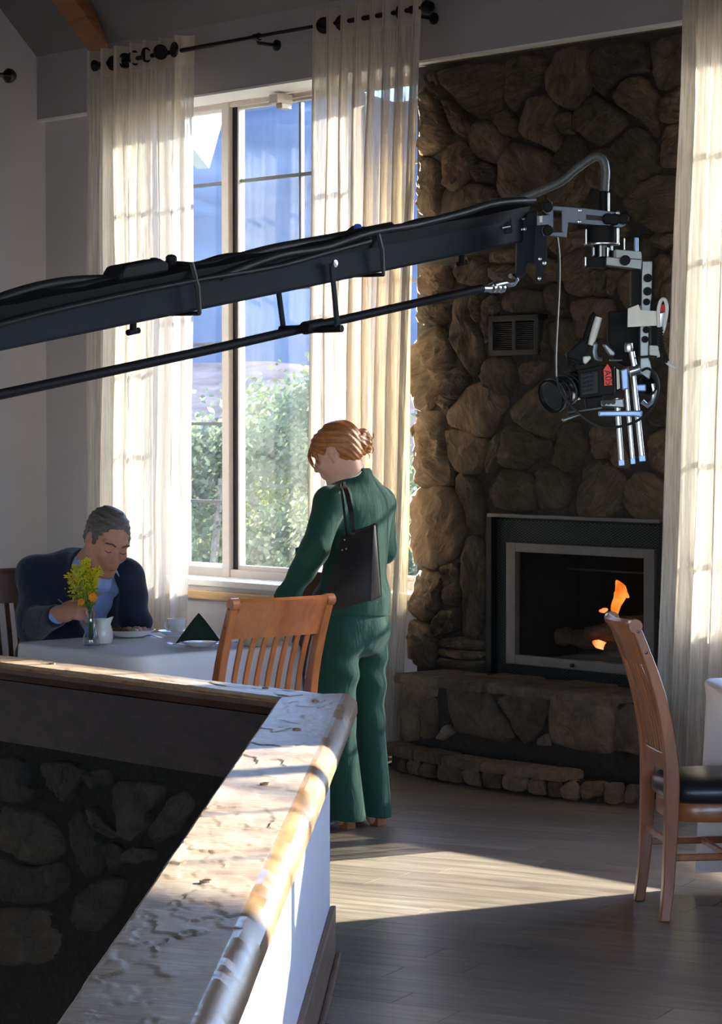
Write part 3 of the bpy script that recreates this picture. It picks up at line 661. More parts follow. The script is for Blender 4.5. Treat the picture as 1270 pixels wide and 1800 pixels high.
HS = ['18,480 50,458 62,540 23,532', '55,490 85,463 107,480 102,547 63,547', '108,500 150,473 182,520 187,557 108,552', '198,490 250,480 302,510 307,577 198,562', '308,515 350,503 387,560 387,592 323,582', '393,520 472,528 477,602 408,597',
 '488,540 540,530 592,560 582,612 488,607', '598,560 660,558 677,632 588,617', '690,570 737,568 737,637 690,637', '743,600 785,560 822,600 817,657 758,647', '836,575 927,568 927,615 870,652 836,652', '938,575 997,568 992,642 938,637', '1038,550 1072,545 1070,622 1038,622']
def bowframe(w, o, z): return WP(w, bow(w) + o, z)
def wz_bow(px, py):
    w, z = wz(px, py, 0.6)
    for _ in range(6): w, z = wz(px, py, bow(w))
    return w, z
for i, s in enumerate(HS):
    pl = [wz_bow(x, y) for x, y in polypx(RE, s)]
    pl = [(w, min(max(z, 0.004), 0.095)) for w, z in pl]
    if min(z for w, z in pl) > 0.012: pl = [(w, z if z > 0.06 else 0.006) for w, z in pl]
    stone('step_stone', pl, -0.05, 0.05, M['hearthstone'], fp, 300 + i, frame=bowframe, rough=0.4, n=20)
def slab(name, w0, w1, f0, f1, ztop, th, seed, front):
    """a flat capping stone lying on a tier, rough front edge"""
    n = 22; top = []; rgm = random.Random(seed)
    pts = [(w0 + (w1 - w0) * i / n, front((w0 + (w1 - w0) * i / n)) + f1) for i in range(n + 1)] + [(w1 - (w1 - w0) * i / n, front((w1 - (w1 - w0) * i / n)) + f0) for i in range(n + 1)]
    rings = []
    for s, h in ((0.985, 0.0), (1.0, 0.35), (0.995, 0.75), (0.94, 1.0), (0.5, 1.02)):
        c = (sum(p[0] for p in pts) / len(pts), sum(p[1] for p in pts) / len(pts)); row = []
        for w, o in pts:
            e = noise.noise(Vector((w * 14, o * 14, seed))) * 0.014 + noise.noise(Vector((w * 40, o * 40, seed + h * 3))) * 0.006
            ww, oo = c[0] + (w - c[0]) * s, c[1] + (o - c[1]) * s
            row.append(WP(ww + e * .5, oo + e, ztop - th + th * h + e * .35))
        rings.append(row)
    mb = MB(); mb.loft(rings); return obj(name, mb, M['hearthstone'], fp, smooth=True, angle=50)
for i, (a, b, f0) in enumerate(((0.49, 0.80, -0.33), (0.81, 1.10, -0.2), (1.11, 1.30, -0.36), (1.31, 1.56, -0.22), (1.57, 1.92, -0.34))):
    slab('hearth_slab', a, b, f0, 0.012 + 0.01 * (i % 2), H1 + 0.035, 0.045, 400 + i, lambda w: O1)
for i, (a, b, f0) in enumerate(((0.83, 1.10, -0.41), (1.30, 1.57, -0.41),)):
    slab('hearth_slab', a, b, f0, -0.23, H1 + 0.034, 0.04, 410 + i, lambda w: O1)
for i, (a, b) in enumerate(((0.47, 0.80), (0.81, 1.03), (1.04, 1.30), (1.31, 1.80))):
    slab('step_slab', a, b, -0.13, 0.015, H2 + 0.038 + 0.004 * (i % 2), 0.045, 420 + i, bow)
# ---- the firebox insert
ins = empty('fireplace_insert', WP((ow0 + ow1) / 2, -0.03, oz0), 'black gas fireplace insert with mesh surround and steel framed glass door', 'firebox')
dw0, dz1 = wz(890, 953, -0.02); dw1, _ = wz(1150, 966, -0.02); _, dz0 = wz(888, 1166, -0.02)
iw0, iz1 = wz(906, 970, -0.02); iw1, _ = wz(1132, 980, -0.02); _, iz0 = wz(903, 1150, -0.02)
m = MB()
for a in ((ow0, dw0 + .01, oz0, oz1), (dw1 - .01, ow1, oz0, oz1), (dw0, dw1, dz1 - .01, oz1), (dw0, dw1, oz0, dz0 + .01)): m.wbox(a[0], a[1], -0.075, -0.06, a[2], a[3])
obj('backing_plate', m, M['black'], ins)
m = MB(); m.wbox(ow0, ow1 - 0.02, -0.06, 0.0, oz1 - 0.006, oz1 + 0.012); tag(obj('hood_lip', m, M['steel'], ins, bevel=0.003), 'thin grey lip along the top of the surround')
for a_, b_ in ((ow0 - 0.015, ow0 + 0.02), (ow1 - 0.02, ow1 + 0.015)):
    m = MB(); m.wbox(a_, b_, -0.06, -0.01, oz0, oz1); obj('side_rail', m, M['black'], ins)
def lattice(mb, w0, w1, z0, z1, pitch=0.026, ratio=0.5):
    for sgn in (1, -1):
        k = -400
        while k < 400:
            pts = []
            c = k * pitch; k += 1    # line: z - z0 = sgn*ratio*(w-w0) + c*ratio
            f = lambda w: z0 + sgn * ratio * (w - w0) + c * ratio
            a, b = w0, w1
            lo, hi = ((z0 - z0) / ratio - c) * sgn, ((z1 - z0) / ratio - c) * sgn
            lo, hi = min(lo, hi) + w0, max(lo, hi) + w0
            a, b = max(a, lo), min(b, hi)
            if b - a < 0.004: continue
            p, q = WP(a, -0.052, f(a)), WP(b, -0.052, f(b)); t = (q - p).normalized(); s = t.cross(NI) * 0.0016
            mb.add([p - s, q - s, q + s, p + s, p - s + NI * .003, q - s + NI * .003, q + s + NI * .003, p + s + NI * .003], [(4, 5, 6, 7), (0, 1, 5, 4), (3, 7, 6, 2)])
m = MB()
lattice(m, ow0 + .02, ow1 - .02, dz1, oz1 - 0.02); lattice(m, ow0 + .02, dw0, oz0, dz1); lattice(m, dw1, ow1 - .02, oz0, dz1); lattice(m, dw0, dw1, oz0, dz0)
M['lattice'] = plain('screen_wire', (0.055, 0.065, 0.065), 0.5, 0.5, grain=0.1)
tag(obj('mesh_screen', m, M['lattice'], ins, normals=False), kind='stuff')
m = MB(); m.wbox(dw0, iw0, -0.06, -0.02, dz0, dz1); m.wbox(iw1, dw1, -0.06, -0.02, dz0, dz1); m.wbox(iw0, iw1, -0.06, -0.02, iz1, dz1); m.wbox(iw0, iw1, -0.06, -0.02, dz0, iz0)
dfm = obj('door_frame', m, M['steel'], ins, bevel=0.003)
m = MB(); c_ = WP((dw0 + dw1) / 2 - 0.03, -0.02, dz0 + 0.022); m.lathe(c_, [(0, 0), (0.010, 0), (0.010, 0.012), (0, 0.014)], 12, axes(NI)); obj('latch_knob', m, M['black'], dfm)
m = MB(); m.wbox(iw0, iw1, -0.050, -0.046, iz0, iz1); obj('door_glass', m, M['fireglass'], ins)
m = MB()
m.wbox(iw0 - .03, iw1 + .03, -0.52, -0.50, iz0 - .05, iz1 + .05); m.wbox(iw0 - .05, iw0 - .03, -0.52, -0.06, iz0 - .05, iz1 + .05); m.wbox(iw1 + .03, iw1 + .05, -0.52, -0.06, iz0 - .05, iz1 + .05)
m.wbox(iw0 - .05, iw1 + .05, -0.52, -0.06, iz1 + .03, iz1 + .05); m.wbox(iw0 - .05, iw1 + .05, -0.52, -0.06, iz0 - .06, iz0 - .03)
M['soot'] = plain('soot_black', (0.012, 0.012, 0.011), 0.9, grain=0.3)
obj('firebox', m, M['soot'], ins)
m = MB(); m.wbox(iw0, iw1, -0.40, -0.38, iz1 - 0.10, iz1 - 0.092); obj('inner_hood', m, M['steel'], ins)
M['log'] = plain('ceramic_log', (0.11, 0.07, 0.045), 0.95, grain=0.45, gscale=30, bump=0.8)
def log(w0, o0, z0, w1, o1, z1, r, sd_):
    pts = [WP(w0 + (w1 - w0) * t, o0 + (o1 - o0) * t, z0 + (z1 - z0) * t + 0.012 * math.sin(t * 7 + sd_)) for t in [i / 10 for i in range(11)]]
    m = MB(); m.tube(pts, [r * (0.85 + 0.3 * noise.noise(Vector((i * .7, sd_, 0)))) for i in range(11)], 12); obj('gas_log', m, M['log'], ins, smooth=True)
log(iw0 + 0.10, -0.22, iz0 + 0.07, iw0 + 0.48, -0.30, iz0 + 0.10, 0.05, 1); log(iw0 + 0.25, -0.34, iz0 + 0.09, iw1 - 0.06, -0.30, iz0 + 0.13, 0.055, 2); log(iw0 + 0.45, -0.20, iz0 + 0.05, iw1 - 0.04, -0.18, iz0 + 0.06, 0.04, 3)
log(iw0 + 0.30, -0.20, iz0 + 0.12, iw0 + 0.62, -0.36, iz0 + 0.19, 0.035, 4)
M['flame'] = glow('gas_flame', (1.0, 0.16, 0.01), (1.0, 0.42, 0.06), 1.6)
M['ember'] = glow('log_ember', (1.0, 0.10, 0.0), (1.0, 0.6, 0.2), 1.8)
def flame(name, spine, rad, mat):
    pts = smooth_path([WP(*wz(px, py, -0.20)[:1], -0.20, wz(px, py, -0.20)[1]) for px, py in spine], 5); n = len(pts)
    rr = [max(0.002, np.interp(i / (n - 1), np.linspace(0, 1, len(rad)), rad)) for i in range(n)]
    m = MB(); m.tube(pts, rr, 12); o = obj(name, m, mat, ins, smooth=True); return o
flame('flame', [(1081, 1086), (1083, 1066), (1090, 1050), (1092, 1036), (1084, 1020)], [0.010, 0.022, 0.026, 0.032, 0.026, 0.003], M['flame'])
flame('flame', [(1086, 1052), (1096, 1044), (1106, 1050)], [0.02, 0.022, 0.004], M['flame'])
flame('flame', [(1055, 1074), (1062, 1073), (1068, 1071)], [0.006, 0.013, 0.006], M['ember'])
flame('ember', [(1043, 1128), (1052, 1132), (1063, 1136), (1064, 1141)], [0.006, 0.022, 0.02, 0.006], M['ember'])
flame('ember', [(1071, 1131), (1076, 1132), (1082, 1132)], [0.004, 0.012, 0.004], M['ember'])
# ---- vents
def vent(label, x0, y0, x1, y1):
    w0, z1 = wz(x0, y0, 0.01); w1, _ = wz(x1, y0 + 2, 0.01); _, z0 = wz(x0, y1, 0.01)
    e = empty('wall_vent', WP((w0 + w1) / 2, 0.0, z0), label, 'vent', 'black vents in the stonework')
    m = MB(); b = 0.028
    m.wbox(w0, w0 + b, -0.044, 0.025, z0, z1); m.wbox(w1 - b, w1, -0.044, 0.025, z0, z1); m.wbox(w0, w1, -0.044, 0.025, z0, z0 + b); m.wbox(w0, w1, -0.044, 0.025, z1 - b, z1)
    c = (w0 + w1) / 2; m.wbox(c - 0.012, c + 0.012, -0.044, 0.02, z0, z1); obj('vent_frame', m, M['ventblack'], e, bevel=0.003)
    m = MB(); m.wbox(w0, w1, -0.044, -0.036, z0, z1); obj('vent_back', m, M['black'], e)
    m = MB(); n = 15
    for k in range(n):
        z = z0 + b + (z1 - z0 - 2 * b) * (k + .5) / n
        for a, d in ((w0 + b, c - .012), (c + .012, w1 - b)):
            m.hexa([WP(a, -0.01, z - .004), WP(d, -0.01, z - .004), WP(d, 0.012, z - .009), WP(a, 0.012, z - .009), WP(a, -0.01, z), WP(d, -0.01, z), WP(d, 0.012, z - .005), WP(a, 0.012, z - .005)])
    tag(obj('louvres', m, M['ventblack'], e), kind='stuff')
M['ventblack'] = plain('vent_enamel', (0.022, 0.023, 0.025), 0.5, 0.3, grain=0.1)
vent('square black louvred vent in the stones left of the hanging camera', 863, 556, 950, 626)
vent('black louvred vent behind the hanging camera arm', 1072, 550, 1158, 620)
# ---- stair wall stones
SS = ['0,180 60,165 120,165 165,210 190,300 240,340 220,400 120,420 0,380', '245,200 330,185 400,190 380,300 365,395 300,330 250,250', '400,195 470,205 490,260 445,330 385,415 370,380 395,280',
 '490,250 540,225 600,215 630,250 640,325 570,300 550,345 500,290', '660,320 710,290 830,300 935,320 925,400 860,470 820,560 760,640 700,560 660,440', '520,440 560,440 640,550 690,600 620,620 560,540',
 '0,430 130,450 250,470 330,560 380,680 250,760 60,700 0,640', '420,470 500,450 560,620 600,760 520,860 430,720', '700,700 780,655 860,670 880,720 790,760 720,745', '420,960 480,900 640,820 720,850 680,1000 560,1130 440,1120 400,1050',
 '0,720 200,780 380,740 400,900 250,980 0,960', '960,400 1040,350 1100,420 1010,560 920,640 880,560', '0,1000 260,1010 380,1100 300,1300 0,1320', '600,640 690,650 700,740 640,800']
def sframe(w, o, z): return F2 + W * w - NB * o + UP * z
def wz_s(px, py):
    a = P(px, py, 1.0) - Vector((0, 0, EYE)); q = F2 + NB * 0.03
    t = (q - Vector((0, 0, EYE))).dot(NB) / a.dot(NB); p = Vector((0, 0, EYE)) + a * t
    return (p - F2).dot(W), p.z
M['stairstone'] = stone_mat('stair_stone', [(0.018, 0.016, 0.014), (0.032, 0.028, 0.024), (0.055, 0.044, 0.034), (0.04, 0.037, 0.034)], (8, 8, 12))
for i, s in enumerate(SS):
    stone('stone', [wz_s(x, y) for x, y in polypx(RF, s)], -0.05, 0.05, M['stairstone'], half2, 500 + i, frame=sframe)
# ================================================================== CURTAINS AND RODS
def curtain(label, wt0, wt1, wb0, wb1, ztop, zbot, folds, seed, grom):
    e = empty('sheer_curtain', WP((wb0 + wb1) / 2, 0.2, zbot), label, 'curtain', 'sheer linen curtains')
    rg = random.Random(seed); ph = rg.uniform(0, 6)
    def pt(s, z, amp=1.0, off=0.0):
        k = (ztop - z) / (ztop - zbot)
        w = (wt0 + (wt1 - wt0) * s) * (1 - k) + (wb0 + (wb1 - wb0) * s) * k
        f = math.sin(2 * math.pi * folds * s + ph + 0.5 * math.sin(3 * k + seed)) + 0.30 * k * math.sin(2 * math.pi * folds * 2.3 * s + 1.3 + seed)
        w += 0.016 * (1 - .4 * k) * math.sin(2 * math.pi * folds * 2 * s + ph)
        return WP(w, 0.20 + off + (0.050 + 0.012 * k) * amp * f + 0.015 * noise.noise(Vector((s * 6, z * 1.1, seed))), z)
    n = int(folds * 22)
    m = MB(); zs = [ztop - 0.12 - (ztop - 0.12 - zbot) * j / 40 for j in range(41)]
    m.grid([[pt(i / n, z) for i in range(n + 1)] for z in zs]); obj('sheer_panel', m, M['curtain'], e, smooth=True, normals=False, angle=180)
    m = MB(); zs = [ztop + 0.035 - 0.16 * j / 4 for j in range(5)]
    m.grid([[pt(i / n, z) for i in range(n + 1)] for z in zs]); obj('header_band', m, M['header'], e, smooth=True, normals=False, angle=180)
    for g in range(grom):
        s = (g + 0.5) / grom; c = pt(s, ztop - 0.045); t = (pt(s + .004, ztop - .045) - pt(s - .004, ztop - .045)).normalized(); nn = t.cross(UP)
        if nn.dot(NI) < 0: nn = -nn
        m = MB(); m.tube([c + nn * 0.003 + (t * math.cos(a) + UP * math.sin(a)) * 0.036 for a in [i * math.pi / 9 for i in range(18)]], 0.0075, 7, closed=True)
        gr = obj('grommet', m, M['bronze'], e, smooth=True)
        m = MB(); m.lathe(c + nn * 0.001, [(0, 0), (0.032, 0), (0.032, 0.003), (0, 0.003)], 16, axes(nn)); tag(obj('grommet_hole', m, M['hole'], gr), 'dark opening of the grommet')
    return e
def pw(px, py): return wz(px, py, 0.2)
zr = 0.5 * (pw(180, 108)[1] + pw(742, 20)[1])
a0, a1 = pw(163, 120)[0], pw(328, 100)[0]; b0, b1 = pw(163, 1000)[0], pw(322, 1000)[0]
curtain('leftmost cream sheer curtain, bright with sun, beside the narrow left pane', a0, a1, b0, b1, zr + 0.045, 0.03, 6.5, 1.0, 7)
a0, a1 = pw(556, 40)[0], pw(745, 20)[0]; b0, b1 = pw(553, 1330)[0], pw(702, 1330)[0]
curtain('cream sheer curtain between the wide pane and the fireplace, behind the woman', a0, a1, b0, b1, zr + 0.045, 0.03, 7.5, 2.0, 7)
a0 = pw(1211, 0)[0] + 0.0; b0 = pw(1163, 1300)[0]
curtain('cream sheer curtain right of the fireplace at the edge of the photo', a0, 2.95, b0, 2.90, zr + 0.045, 0.03, 9.5, 3.0, 8)
def rod(label, w0, w1, brs, o=0.2):
    e = empty('curtain_rod', WP((w0 + w1) / 2, o, zr), label, 'curtain rod')
    m = MB(); m.cyl(WP(w0, o, zr), WP(w1, o, zr), 0.013, 12); obj('pole', m, M['bronze'], e, smooth=True)
    for w, s in ((w0, -1), (w1, 1)):
        m = MB(); m.lathe(WP(w, o, zr), [(0.0, -0.02), (0.016, -0.02), (0.016, 0.01), (0.010, 0.016), (0.024, 0.03), (0.034, 0.05), (0.034, 0.062), (0.022, 0.085), (0.0, 0.092)], 18, axes(W * s)); obj('finial', m, M['bronze'], e, smooth=True)
    for w in brs:
        m = MB(); m.lathe(WP(w, 0.058, zr - 0.03), [(0, 0), (0.030, 0), (0.030, 0.012), (0.018, 0.02), (0, 0.022)], 16, axes(NI)); m.tube([WP(w, 0.07, zr - 0.03), WP(w, o - 0.01, zr - 0.03), WP(w, o, zr - 0.012)], 0.009, 8)
        m.lathe(WP(w - 0.02, o, zr), [(0.013, 0), (0.020, 0), (0.020, 0.04), (0.013, 0.04)], 12, axes(W)); obj('bracket', m, M['bronze'], e, smooth=True)
    return e
rod('dark bronze curtain rod over the window left of the fireplace', pw(176, 108)[0], pw(738, 19)[0], [pw(452, 72)[0], pw(190, 105)[0], pw(728, 22)[0]])
rod('dark bronze curtain rod over the window right of the fireplace', 2.06, 4.4, [2.10, 3.2, 4.3])
lw = P(5, 132, 14.0)
e = empty('curtain_rod', lw, 'dark round rod finial on the left wall at the photo edge', 'curtain rod')
m = MB(); m.lathe(lw, [(0.0, -0.02), (0.012, -0.02), (0.012, 0.0), (0.024, 0.012), (0.040, 0.03), (0.040, 0.05), (0.024, 0.075), (0, 0.082)], 18, axes(-NI)); obj('finial', m, M['bronze'], e, smooth=True)
m = MB(); m.cyl(lw, lw + NI * 1.5, 0.013); obj('pole', m, M['bronze'], e, smooth=True)
m = MB(); lo = (lw - P0).dot(W); m.cyl(lw + NI * 0.1, lw + NI * 0.1 + W * (-3.05 - lo), 0.010); m.cyl(lw + NI * 1.4, lw + NI * 1.4 + W * (-3.05 - lo), 0.010); obj('bracket', m, M['bronze'], e, smooth=True)
# ================================================================== CHAIRS
def post_y(z): return float(np.interp(z, [0, .12, .25, .42, .52, .62, .72, .82, .92, 1.0], [-.024, -.010, -.002, .003, .001, -.010, -.030, -.060, -.098, -.130]))
def make_chair(label, wd_, mat, group=None):
    e = empty('dining_chair', (0, 0, 0), label, 'chair', group)
    hw = wd_ / 2; yb = -0.20
    for s in (-1, 1):
        m = MB(); rings = []
        for z in [0, .06, .12, .2, .28, .36, .44, .52, .60, .68, .76, .84, .90, .95, .985]:
            y = yb + post_y(z); t = float(np.interp(z, [0, .45, 1.0], [.034, .050, .030])); x = s * (hw - .018 + (0.012 if z < .2 else 0) * (1 - z / .2 if z < .2 else 0))
            rings.append([Vector((x - .018, y - t / 2, z)), Vector((x + .018, y - t / 2, z)), Vector((x + .018, y + t / 2, z)), Vector((x - .018, y + t / 2, z))])
        m.loft(rings); p = obj('rear_post', m, mat, e, smooth=True, angle=40, bevel=0.004)
        m = MB(); yt = yb + post_y(.99); m.lathe(Vector((s * (hw - .018) - .0185, yt, .988)), [(0, 0), (.023, 0), (.023, .037), (0, .037)], 16, axes(Vector((1, 0, 0)))); obj('scroll_end', m, mat, p, smooth=True)
        for z in (.90, .97):
            m = MB(); m.lathe(Vector((s * (hw + .0005), yb + post_y(z), z)), [(0, 0), (.006, 0), (.005, .0015), (0, .002)], 8, axes(Vector((s, 0, 0)))); obj('plug', m, M['chair_dark'], p)
        m = MB(); m.loft([[Vector((s * (hw - .02) + a * k, .20 + b * k, z)) for a, b in ((-1, -1), (1, -1), (1, 1), (-1, 1))] for z, k in ((0, .014), (.28, .018), (.39, .02))])
        obj('front_leg', m, mat, e, bevel=0.004)
        m = MB(); m.box((s * (hw - .02), 0, .21), (.016, .40, .024)); obj('side_stretcher', m, mat, e, bevel=0.004)
    def bowy(x): return -0.030 * (1 - (x / (hw - .03)) ** 2)
    xs = [-(hw - .036) + (wd_ - .072) * i / 16 for i in range(17)]
    m = MB(); rings = []
    for x in xs:
        r = []
        for z, dy in ((.855, -.011), (.90, -.011), (.95, -.012), (.975, -.020), (.998, -.020), (1.008, -.004), (.998, .012), (.975, .012), (.90, .011), (.855, .011)):
            r.append(Vector((x, yb + post_y(z) + bowy(x) * (z - .5) / .5 + dy, z)))
        rings.append(r)
    m.loft(rings); obj('crest_rail', m, mat, e, smooth=True, angle=50)
    m = MB(); rings = []
    for x in xs: rings.append([Vector((x, yb + post_y(z) + bowy(x) * .2 + dy, z)) for z, dy in ((.495, -.010), (.555, -.010), (.555, .010), (.495, .010))])
    m.loft(rings); obj('lower_rail', m, mat, e, smooth=True, angle=50, bevel=0.003)
    for i in range(7):
        x = -(hw - .036) + (wd_ - .072) * (i + 1) / 8; m = MB(); rings = []
        for z in [.55 + (.865 - .55) * j / 8 for j in range(9)]:
            y = yb + post_y(z) + bowy(x) * (z - .5) / .5
            rings.append([Vector((x - .0115, y - .005, z)), Vector((x + .0115, y - .005, z)), Vector((x + .0115, y + .005, z)), Vector((x - .0115, y + .005, z))])
        m.loft(rings); obj('slat', m, mat, e, smooth=True, angle=40, bevel=0.0025)
    m = MB(); n = 28; rings = []
    def seat_ring(k, z): return [Vector((hw * 1.06 * k * math.copysign(abs(math.cos(a)) ** .6, math.cos(a)), .02 + .225 * k * math.copysign(abs(math.sin(a)) ** .6, math.sin(a)), z)) for a in [2 * math.pi * i / n for i in range(n)]]
    m.loft([seat_ring(.93, .328), seat_ring(.95, .335), seat_ring(.95, .385), seat_ring(.93, .391)]); obj('seat_frame', m, mat, e, smooth=True, angle=50)
    m = MB(); m.loft([seat_ring(.93, .388), seat_ring(1.0, .403), seat_ring(1.02, .423), seat_ring(1.0, .448), seat_ring(.90, .466), seat_ring(.6, .477), seat_ring(.2, .481)]); obj('seat_pad', m, M['seat'], e, smooth=True, angle=80)
    m = MB(); m.box((0, yb + post_y(.26), .262), (wd_ - .06, .016, .024)); obj('rear_stretcher', m, mat, e, bevel=0.004)
    m = MB(); m.box((0, .0, .21), (wd_ - .05, .016, .022)); obj('cross_stretcher', m, mat, e, bevel=0.004)
    return e
def put(c, x, y, fwd, z=0):
    f = Vector((fwd[0], fwd[1], 0)).normalized(); c.location = (x, y, z); c.rotation_euler = (0, 0, math.atan2(-f.x, f.y))
TU1, TU2 = Vector((-.66, .75, 0)).normalized(), Vector((.75, .66, 0)).normalized()
hero = make_chair('brown slat back chair with black padded seat on the open floor at right', 0.385, M['chair'])
# near rear post foot at (1168,1620), far rear post foot at (1125,1585)
g0, g1 = floor_at(1168, 1618), floor_at(1126, 1584)
ax = (g1 - g0).normalized(); fw = Vector((ax.y, -ax.x, 0)); mid = (g0 + g1) / 2
org = mid + fw * 0.222
put(hero, org.x, org.y, fw)
chA = make_chair('sunlit orange brown slat back chair between rail and table, back to viewer', 0.485, M['chair'])
f1 = (TU1 * 1.0 + TU2 * 0.04).normalized(); topc = (P(418, 1058, 9.50) + P(580, 1047, 9.78)) / 2
oA = Vector((topc.x, topc.y, 0)) + f1 * 0.34; put(chA, oA.x, oA.y, f1)
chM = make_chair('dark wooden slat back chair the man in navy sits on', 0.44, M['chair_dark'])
# ================================================================== TABLES AND CLOTHS
TA = Vector((-.875, 9.95, 0)); TS = 0.86; TH = 0.755
TC = TA + (TU1 + TU2) * TS / 2
def table(name, c, u1, u2, s, label):
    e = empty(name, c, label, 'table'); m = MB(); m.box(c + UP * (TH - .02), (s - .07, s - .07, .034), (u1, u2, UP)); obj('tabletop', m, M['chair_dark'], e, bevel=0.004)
    m = MB(); m.lathe(c, [(.0, .05), (.045, .05), (.04, .35), (.045, TH - .05), (.12, TH - .04), (0, TH - .037)], 18); obj('pedestal', m, M['black'], e, smooth=True)
    for a in (u1, u2):
        m = MB(); m.box(c + UP * .028, (s * .66, .07, .055), (a, UP.cross(a), UP)); obj('foot', m, M['black'], e, bevel=0.008)
    return e
table('dining_table', TC, TU1, TU2, TS, 'square pedestal table under white cloth where the man sits')
def tablecloth(c, u1, u2, s, drop, label, seed, flare=0.05, push=None):
    n = 128; m = MB(); rings = []
    def per(a, h):
        # rounded square, skirt hangs with soft folds that deepen at the corners
        ca, sa = math.cos(a), math.sin(a); k = (abs(ca) ** 14 + abs(sa) ** 14) ** (-1 / 14)
        x, y = ca * k * h, sa * k * h; return x, y, abs(math.sin(2 * a)) ** 6
    h = s / 2 + .004
    for q, z in ((.25, 0), (.6, 0), (.9, 0), (.985, 0), (1.0, -.004), (1.006, -.014)):
        rings.append([c + u1 * (per(a, h * q)[0]) + u2 * (per(a, h * q)[1]) + UP * (TH + z) for a in [2 * math.pi * i / n for i in range(n)]])
    for j in range(1, 15):
        d = j / 14; row = []
        for i in range(n):
            a = 2 * math.pi * i / n; x, y, cor = per(a, h)
            fl = 1.006 + d * (flare * (0.35 + 1.2 * cor)) + d * 0.018 * math.sin(a * 9 + seed) * (0.4 + cor) + 0.010 * d * math.sin(a * 21 + seed * 2)
            q = c + u1 * x * fl + u2 * y * fl + UP * (TH - .014 - d * drop * (1 + 0.10 * cor))
            row.append(push(q, d) if push else q)
        rings.append(row)
    m.loft(rings, True, False); nb = len(m.v); m.v.append(tuple(c + UP * TH))
    for i in range(n): m.f.append((i, (i + 1) % n, nb)); m.m.append(0)
    return tag(obj('tablecloth', m, M['linen'], smooth=True, angle=60), label, 'tablecloth')
tablecloth(TC, TU1, TU2, TS, 0.42, 'white cloth on the table in front of the man', 1.0, 0.03)
T2a, T2b = Vector((1, .10, 0)).normalized(), Vector((-.10, 1, 0)).normalized()
T2C = Vector((1.215, 9.10, 0)) + (T2a - T2b) * .45
table('dining_table', T2C, T2a, T2b, .9, 'table under a long white cloth cut by the right photo edge')
def seat_push(q, d):
    # the cloth gives way to the chair seat pushed against it
    r = (q - org); f, s_ = r.dot(fw), abs(r.dot(ax)); k = max(0, min(1, (.36 - s_) / .12)) * max(0, min(1, (.74 - q.z) / .16))
    return q + T2a * (max(0, .285 - f) * k) if f < .285 else q
tablecloth(T2C, T2a, T2b, .9, 0.62, 'long white tablecloth at the right photo edge behind a chair', 2.3, 0.06, seat_push)
# ================================================================== TABLEWARE
ZT_ = TH + 0.0065
def on_table(px, py):
    d = (EYE - ZT_) * FPX / (py - HOR); p = P(px, py, d); p.z = ZT_; return p
def lathe_obj(name, c, prof, mat, parent=None, n=32): m = MB(); m.lathe(c, prof, n); return obj(name, m, mat, parent, smooth=True, angle=60)
# napkin on plate
c = on_table(352, 1136)
lathe_obj('plate_body', c, [(0, 0), (.045, 0), (.05, .003), (.082, .018), (.084, .020), (.080, .021), (.05, .008), (0, .006)], M['ceramic']).name = 'side_plate'
tag(bpy.data.objects['side_plate'], 'small white plate under the folded green napkin', 'plate')
c2 = c + UP * .021; right = Vector((1, .12, 0)).normalized(); dep = Vector((-.12, 1, 0))
m = MB(); ap = c2 + UP * .112 + dep * .01
rows = []
for j in range(9):
    t = j / 8; wl = .094 * t ** .92; zz = .112 * (1 - t); fo = .036 * t
    row = []
    for i in range(13):
        u = -1 + 2 * i / 12
        bulge = (1 - abs(u)) * fo * 1.0 - .010 * (abs(u) ** 3) * t + .004 * math.sin(u * 6) * t
        row.append(c2 + right * (u * wl - .004) + UP * (zz + .004 * (1 - u * u) * t - (.012 * abs(u) ** 3 * t)) - dep * bulge)
    rows.append(row)
m.grid(rows)
back = [[p + dep * (.022 + .05 * (j / 8) * (1 - abs(-1 + 2 * i / 12))) for i, p in enumerate(r)] for j, r in enumerate(rows)]
m.grid([r[::-1] for r in back])
nb = 13 * 9
for j in range(8):
    for i in (0, 12):
        a, b = j * 13 + i, (j + 1) * 13 + i; k = 12 - i
        m.f.append((a, b, nb + (j + 1) * 13 + k, nb + j * 13 + k)); m.m.append(0)
for i in range(12):
    m.f.append((i, i + 1, nb + 12 - i - 1, nb + 12 - i)); m.m.append(0)
tag(obj('napkin', m, M['napkin'], smooth=True, angle=50, bevel=0), 'dark green napkin folded into a pyramid on a small plate', 'napkin')
# food plate
c = on_table(229, 1119)
lathe_obj('dinner_plate', c, [(0, 0), (.062, 0), (.068, .004), (.108, .026), (.109, .029), (.105, .029), (.065, .010), (0, .008)], M['ceramic'])
tag(bpy.data.objects['dinner_plate'], 'white dinner plate holding food in front of the man', 'plate')
M['food_a'] = plain('browned_food', (0.16, 0.055, 0.025), 0.5, grain=0.5, gscale=90, bump=0.4); M['food_b'] = plain('pink_food', (0.50, 0.25, 0.17), 0.5, grain=0.3, gscale=90, bump=0.4); M['food_c'] = plain('pale_food', (0.50, 0.42, 0.27), 0.5, grain=0.3, gscale=90, bump=0.4)
def blob(c, r, seed, sq=(1, 1, .6)):
    m = MB(); rings = []
    for j in range(9):
        th = math.pi * j / 8; row = []
        for i in range(14):
            a = 2 * math.pi * i / 14; d = Vector((math.sin(th) * math.cos(a), math.sin(th) * math.sin(a), -math.cos(th)))
            k = r * (1 + .35 * noise.noise(d * 1.7 + Vector((seed, 0, 0)))); row.append(c + Vector((d.x * sq[0], d.y * sq[1], d.z * sq[2])) * k)
        rings.append(row)
    return m.loft(rings)
